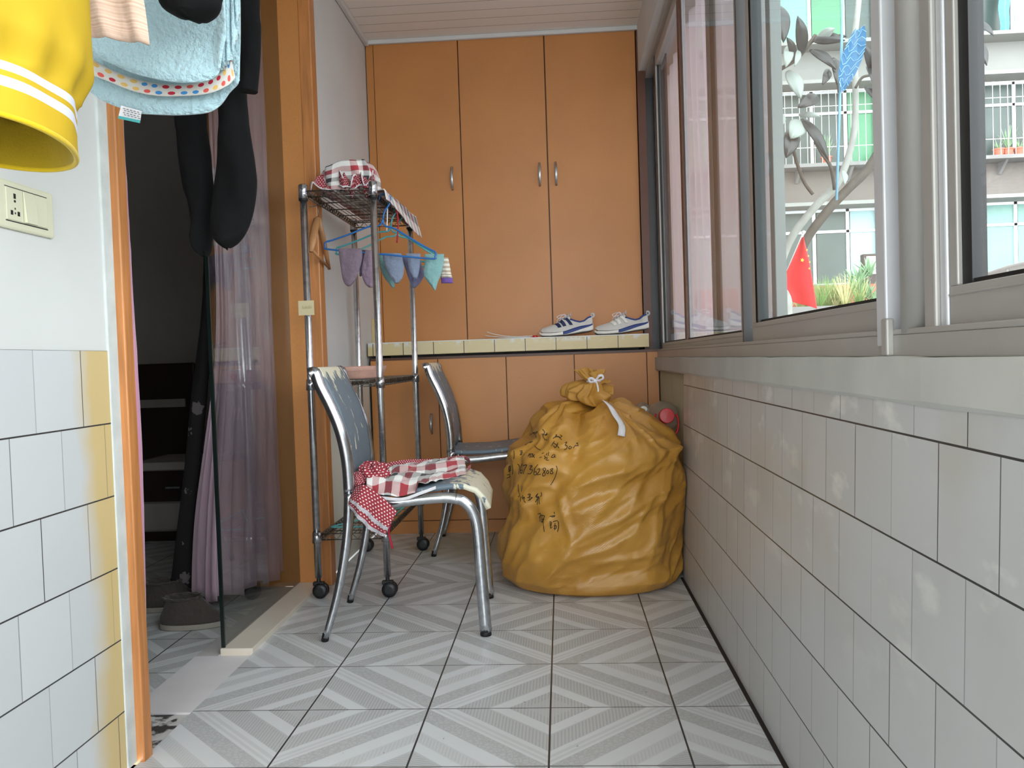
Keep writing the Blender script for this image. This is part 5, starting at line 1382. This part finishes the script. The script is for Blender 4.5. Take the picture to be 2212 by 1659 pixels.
for l, Yb, r in (([(1640, 182), (1682, 152), (1720, 128), (1745, 98), (1762, 76)], 3.9, .009), ([(1714, 325), (1724, 360), (1738, 395), (1756, 420)], 3.95, .008), ([(1760, 305), (1778, 335), (1795, 362), (1803, 410)], 3.95, .008),
             ([(1848, 190), (1862, 168), (1880, 162), (1905, 150)], 3.95, .006), ([(1745, 98), (1775, 78), (1812, 82)], 3.9, .006), ([(1800, 125), (1808, 160), (1812, 200)], 3.9, .006), ([(2060, 110), (2095, 60), (2110, 20)], 3.85, .008)):
    MB().tube(px_path(l, Yb, 5), r, 8).build('branch', 'bark', rt, smooth=True)
LV = [((310, 262), (285, 78), 62, 0), ((270, 290), (230, 185), 40, 0), ((240, 230), (225, 335), 50, 1), ((365, 195), (520, 200), 60, 0), ((350, 245), (475, 345), 50, 0), ((440, 345), (408, 422), 42, 0), ((240, 350), (300, 492), 72, 1),
      ((385, 478), (285, 535), 62, 0), ((290, 570), (398, 582), 30, 1), ((300, 600), (250, 690), 90, 1), ((265, 640), (228, 785), 82, 0), ((308, 590), (440, 800), 52, 0), ((655, 352), (610, 218), 48, 0), ((650, 350), (688, 272), 44, 0), ((640, 345), (720, 378), 34, 0),
      ((622, 432), (718, 545), 42, 0), ((470, 290), (482, 425), 52, 0), ((512, 850), (518, 918), 30, 1), ((440, 200), (530, 180), 30, 0), ((380, 200), (470, 140), 50, 1), ((650, 400), (700, 470), 40, 0), ((630, 330), (668, 440), 30, 0), ((290, 250), (270, 330), 30, 1),
      ((1157, 100), (1262, 178), 34, 0), ((1152, 190), (1228, 325), 52, 0), ((200, 560), (180, 640), 60, 1), ((195, 30), (215, 210), 70, 0)]
for (bx, by), (tx, ty), wd, pale in LV:
    a = at(1600+bx/2.306, by/2.306, 3.88); b = at(1600+tx/2.306, ty/2.306, 3.80); d = b-a; L = d.length; d.normalize()
    sd = d.cross(Vector((0, 1, 0))).normalized(); w = wd/2.306/1840*3.85/2
    def lf(u, v, a=a, d=d, sd=sd, L=L, w=w):
        s = (u-.5)*2; ww = w*math.sin(math.pi*min(1, .04+.96*v)**.8)**.8
        return a+d*L*v+sd*ww*s+Vector((0, .25*w*abs(s)-.15*L*math.sin(math.pi*v), 0))
    MB().grid(lf, 8, 12).build('leaf', 'rubber_leaf_pale' if pale else 'rubber_leaf', rt, smooth=True, solid=.002)
# blue net on a pole
bn = thing('net_on_pole', 'blue mesh net hanging from a thin light blue pole outside the window', 'net', tuple(at(1807, 432, 3.5)))
MB().tube([at(1827, -260, 3.5), at(1818, 100, 3.5), at(1807, 432, 3.5)], .0055, 8).build('pole', plain('light blue pole', (120, 170, 196), .5), bn, smooth=True)
def ntf(u, v):
    a = at(1858, 58, 3.45); b = at(1822, 195, 3.45); d = b-a; sd = Vector((.9, 0, .25)); w = .050*math.sin(math.pi*min(.98, .06+.94*v))**.6
    return a+d*v+sd*w*(2*u-1)+Vector((0, .03*math.sin(u*3.14), 0))
MT['net'] = sheer('blue net', (60, 130, 180), .85)
MB().grid(ntf, 12, 18).build('net_bag', 'net', bn, smooth=True)
m = MB()
for k in range(11):
    v = k/10; m.tube([Vector(ntf(i/6, max(0, min(1, v+.06*math.sin(i*2+k)))))+Vector((0, -.004, 0)) for i in range(7)], .0012, 4)
m.build('mesh_cord', plain('pale blue cord', (140, 186, 214), .6), bn)
# small flag
fl = thing('small_flag', 'small red flag with yellow stars on a white stick outside the window', 'flag', tuple(at(1665, 672, 2.8)))
MB().tube([at(1640, 728, 2.8), at(1736, 503, 2.8)], .0035, 8).build('stick', 'white_plastic', fl, smooth=True)
MB().sphere(at(1736, 502, 2.8), .006, 8).build('finial', 'white_plastic', fl, smooth=True)
FLl = smooth_path([at(*p, 2.79) for p in [(1733, 512), (1712, 560), (1692, 608), (1703, 628), (1709, 640), (1712, 652)]], 5)
FLr = smooth_path([at(*p, 2.79) for p in [(1736, 512), (1747, 556), (1755, 600), (1760, 630), (1763, 650), (1766, 667)]], 5)
nF = len(FLl)-1
def flf(u, v): return FLl[int(round(v*nF))].lerp(FLr[int(round(v*nF))], u)+Vector((0, .006*math.sin(u*7), 0))
MT['flag_red'] = cloth('red flag cloth', (214, 34, 40), wr=.2); MT['flag_star'] = plain('yellow star', (240, 200, 60), .7)
MB().grid(flf, 16, nF).build('flag_cloth', 'flag_red', fl, smooth=True, solid=.001)
for x, y, r in ((1733, 562, 4.6), (1746, 553, 2.4), (1749, 566, 2.4), (1748, 580, 2.4), (1743, 540, 2.4)):
    c = at(x, y, 2.779); rr = r/1840*2.8; pts = [(c.x+rr*(1 if i % 2 == 0 else .42)*math.sin(i*math.pi/5+.3), c.z+rr*(1 if i % 2 == 0 else .42)*math.cos(i*math.pi/5+.3)) for i in range(10)]
    MB().prism(pts, 'y', c.y-.0008, c.y).build('star', 'flag_star', fl)
# little railing beyond the near pane
rl = thing('outer_railing', 'pale metal handrail outside the near right window pane', 'railing', tuple(at(2150, 640, 2.4)))
MB().tube([at(2085, 612, 2.6), at(2120, 600, 2.5), at(2180, 580, 2.4), at(2300, 552, 2.25), at(2420, 528, 2.1)], .010, 10).build('handrail', 'alu', rl, smooth=True)
for x, y, Y in ((2128, 597, 2.49), (2180, 580, 2.4), (2300, 552, 2.25)):
    p = at(x, y, Y); MB().tube([p, Vector((p.x, p.y, .90))], .010, 8).build('baluster', 'alu', rl, smooth=True)
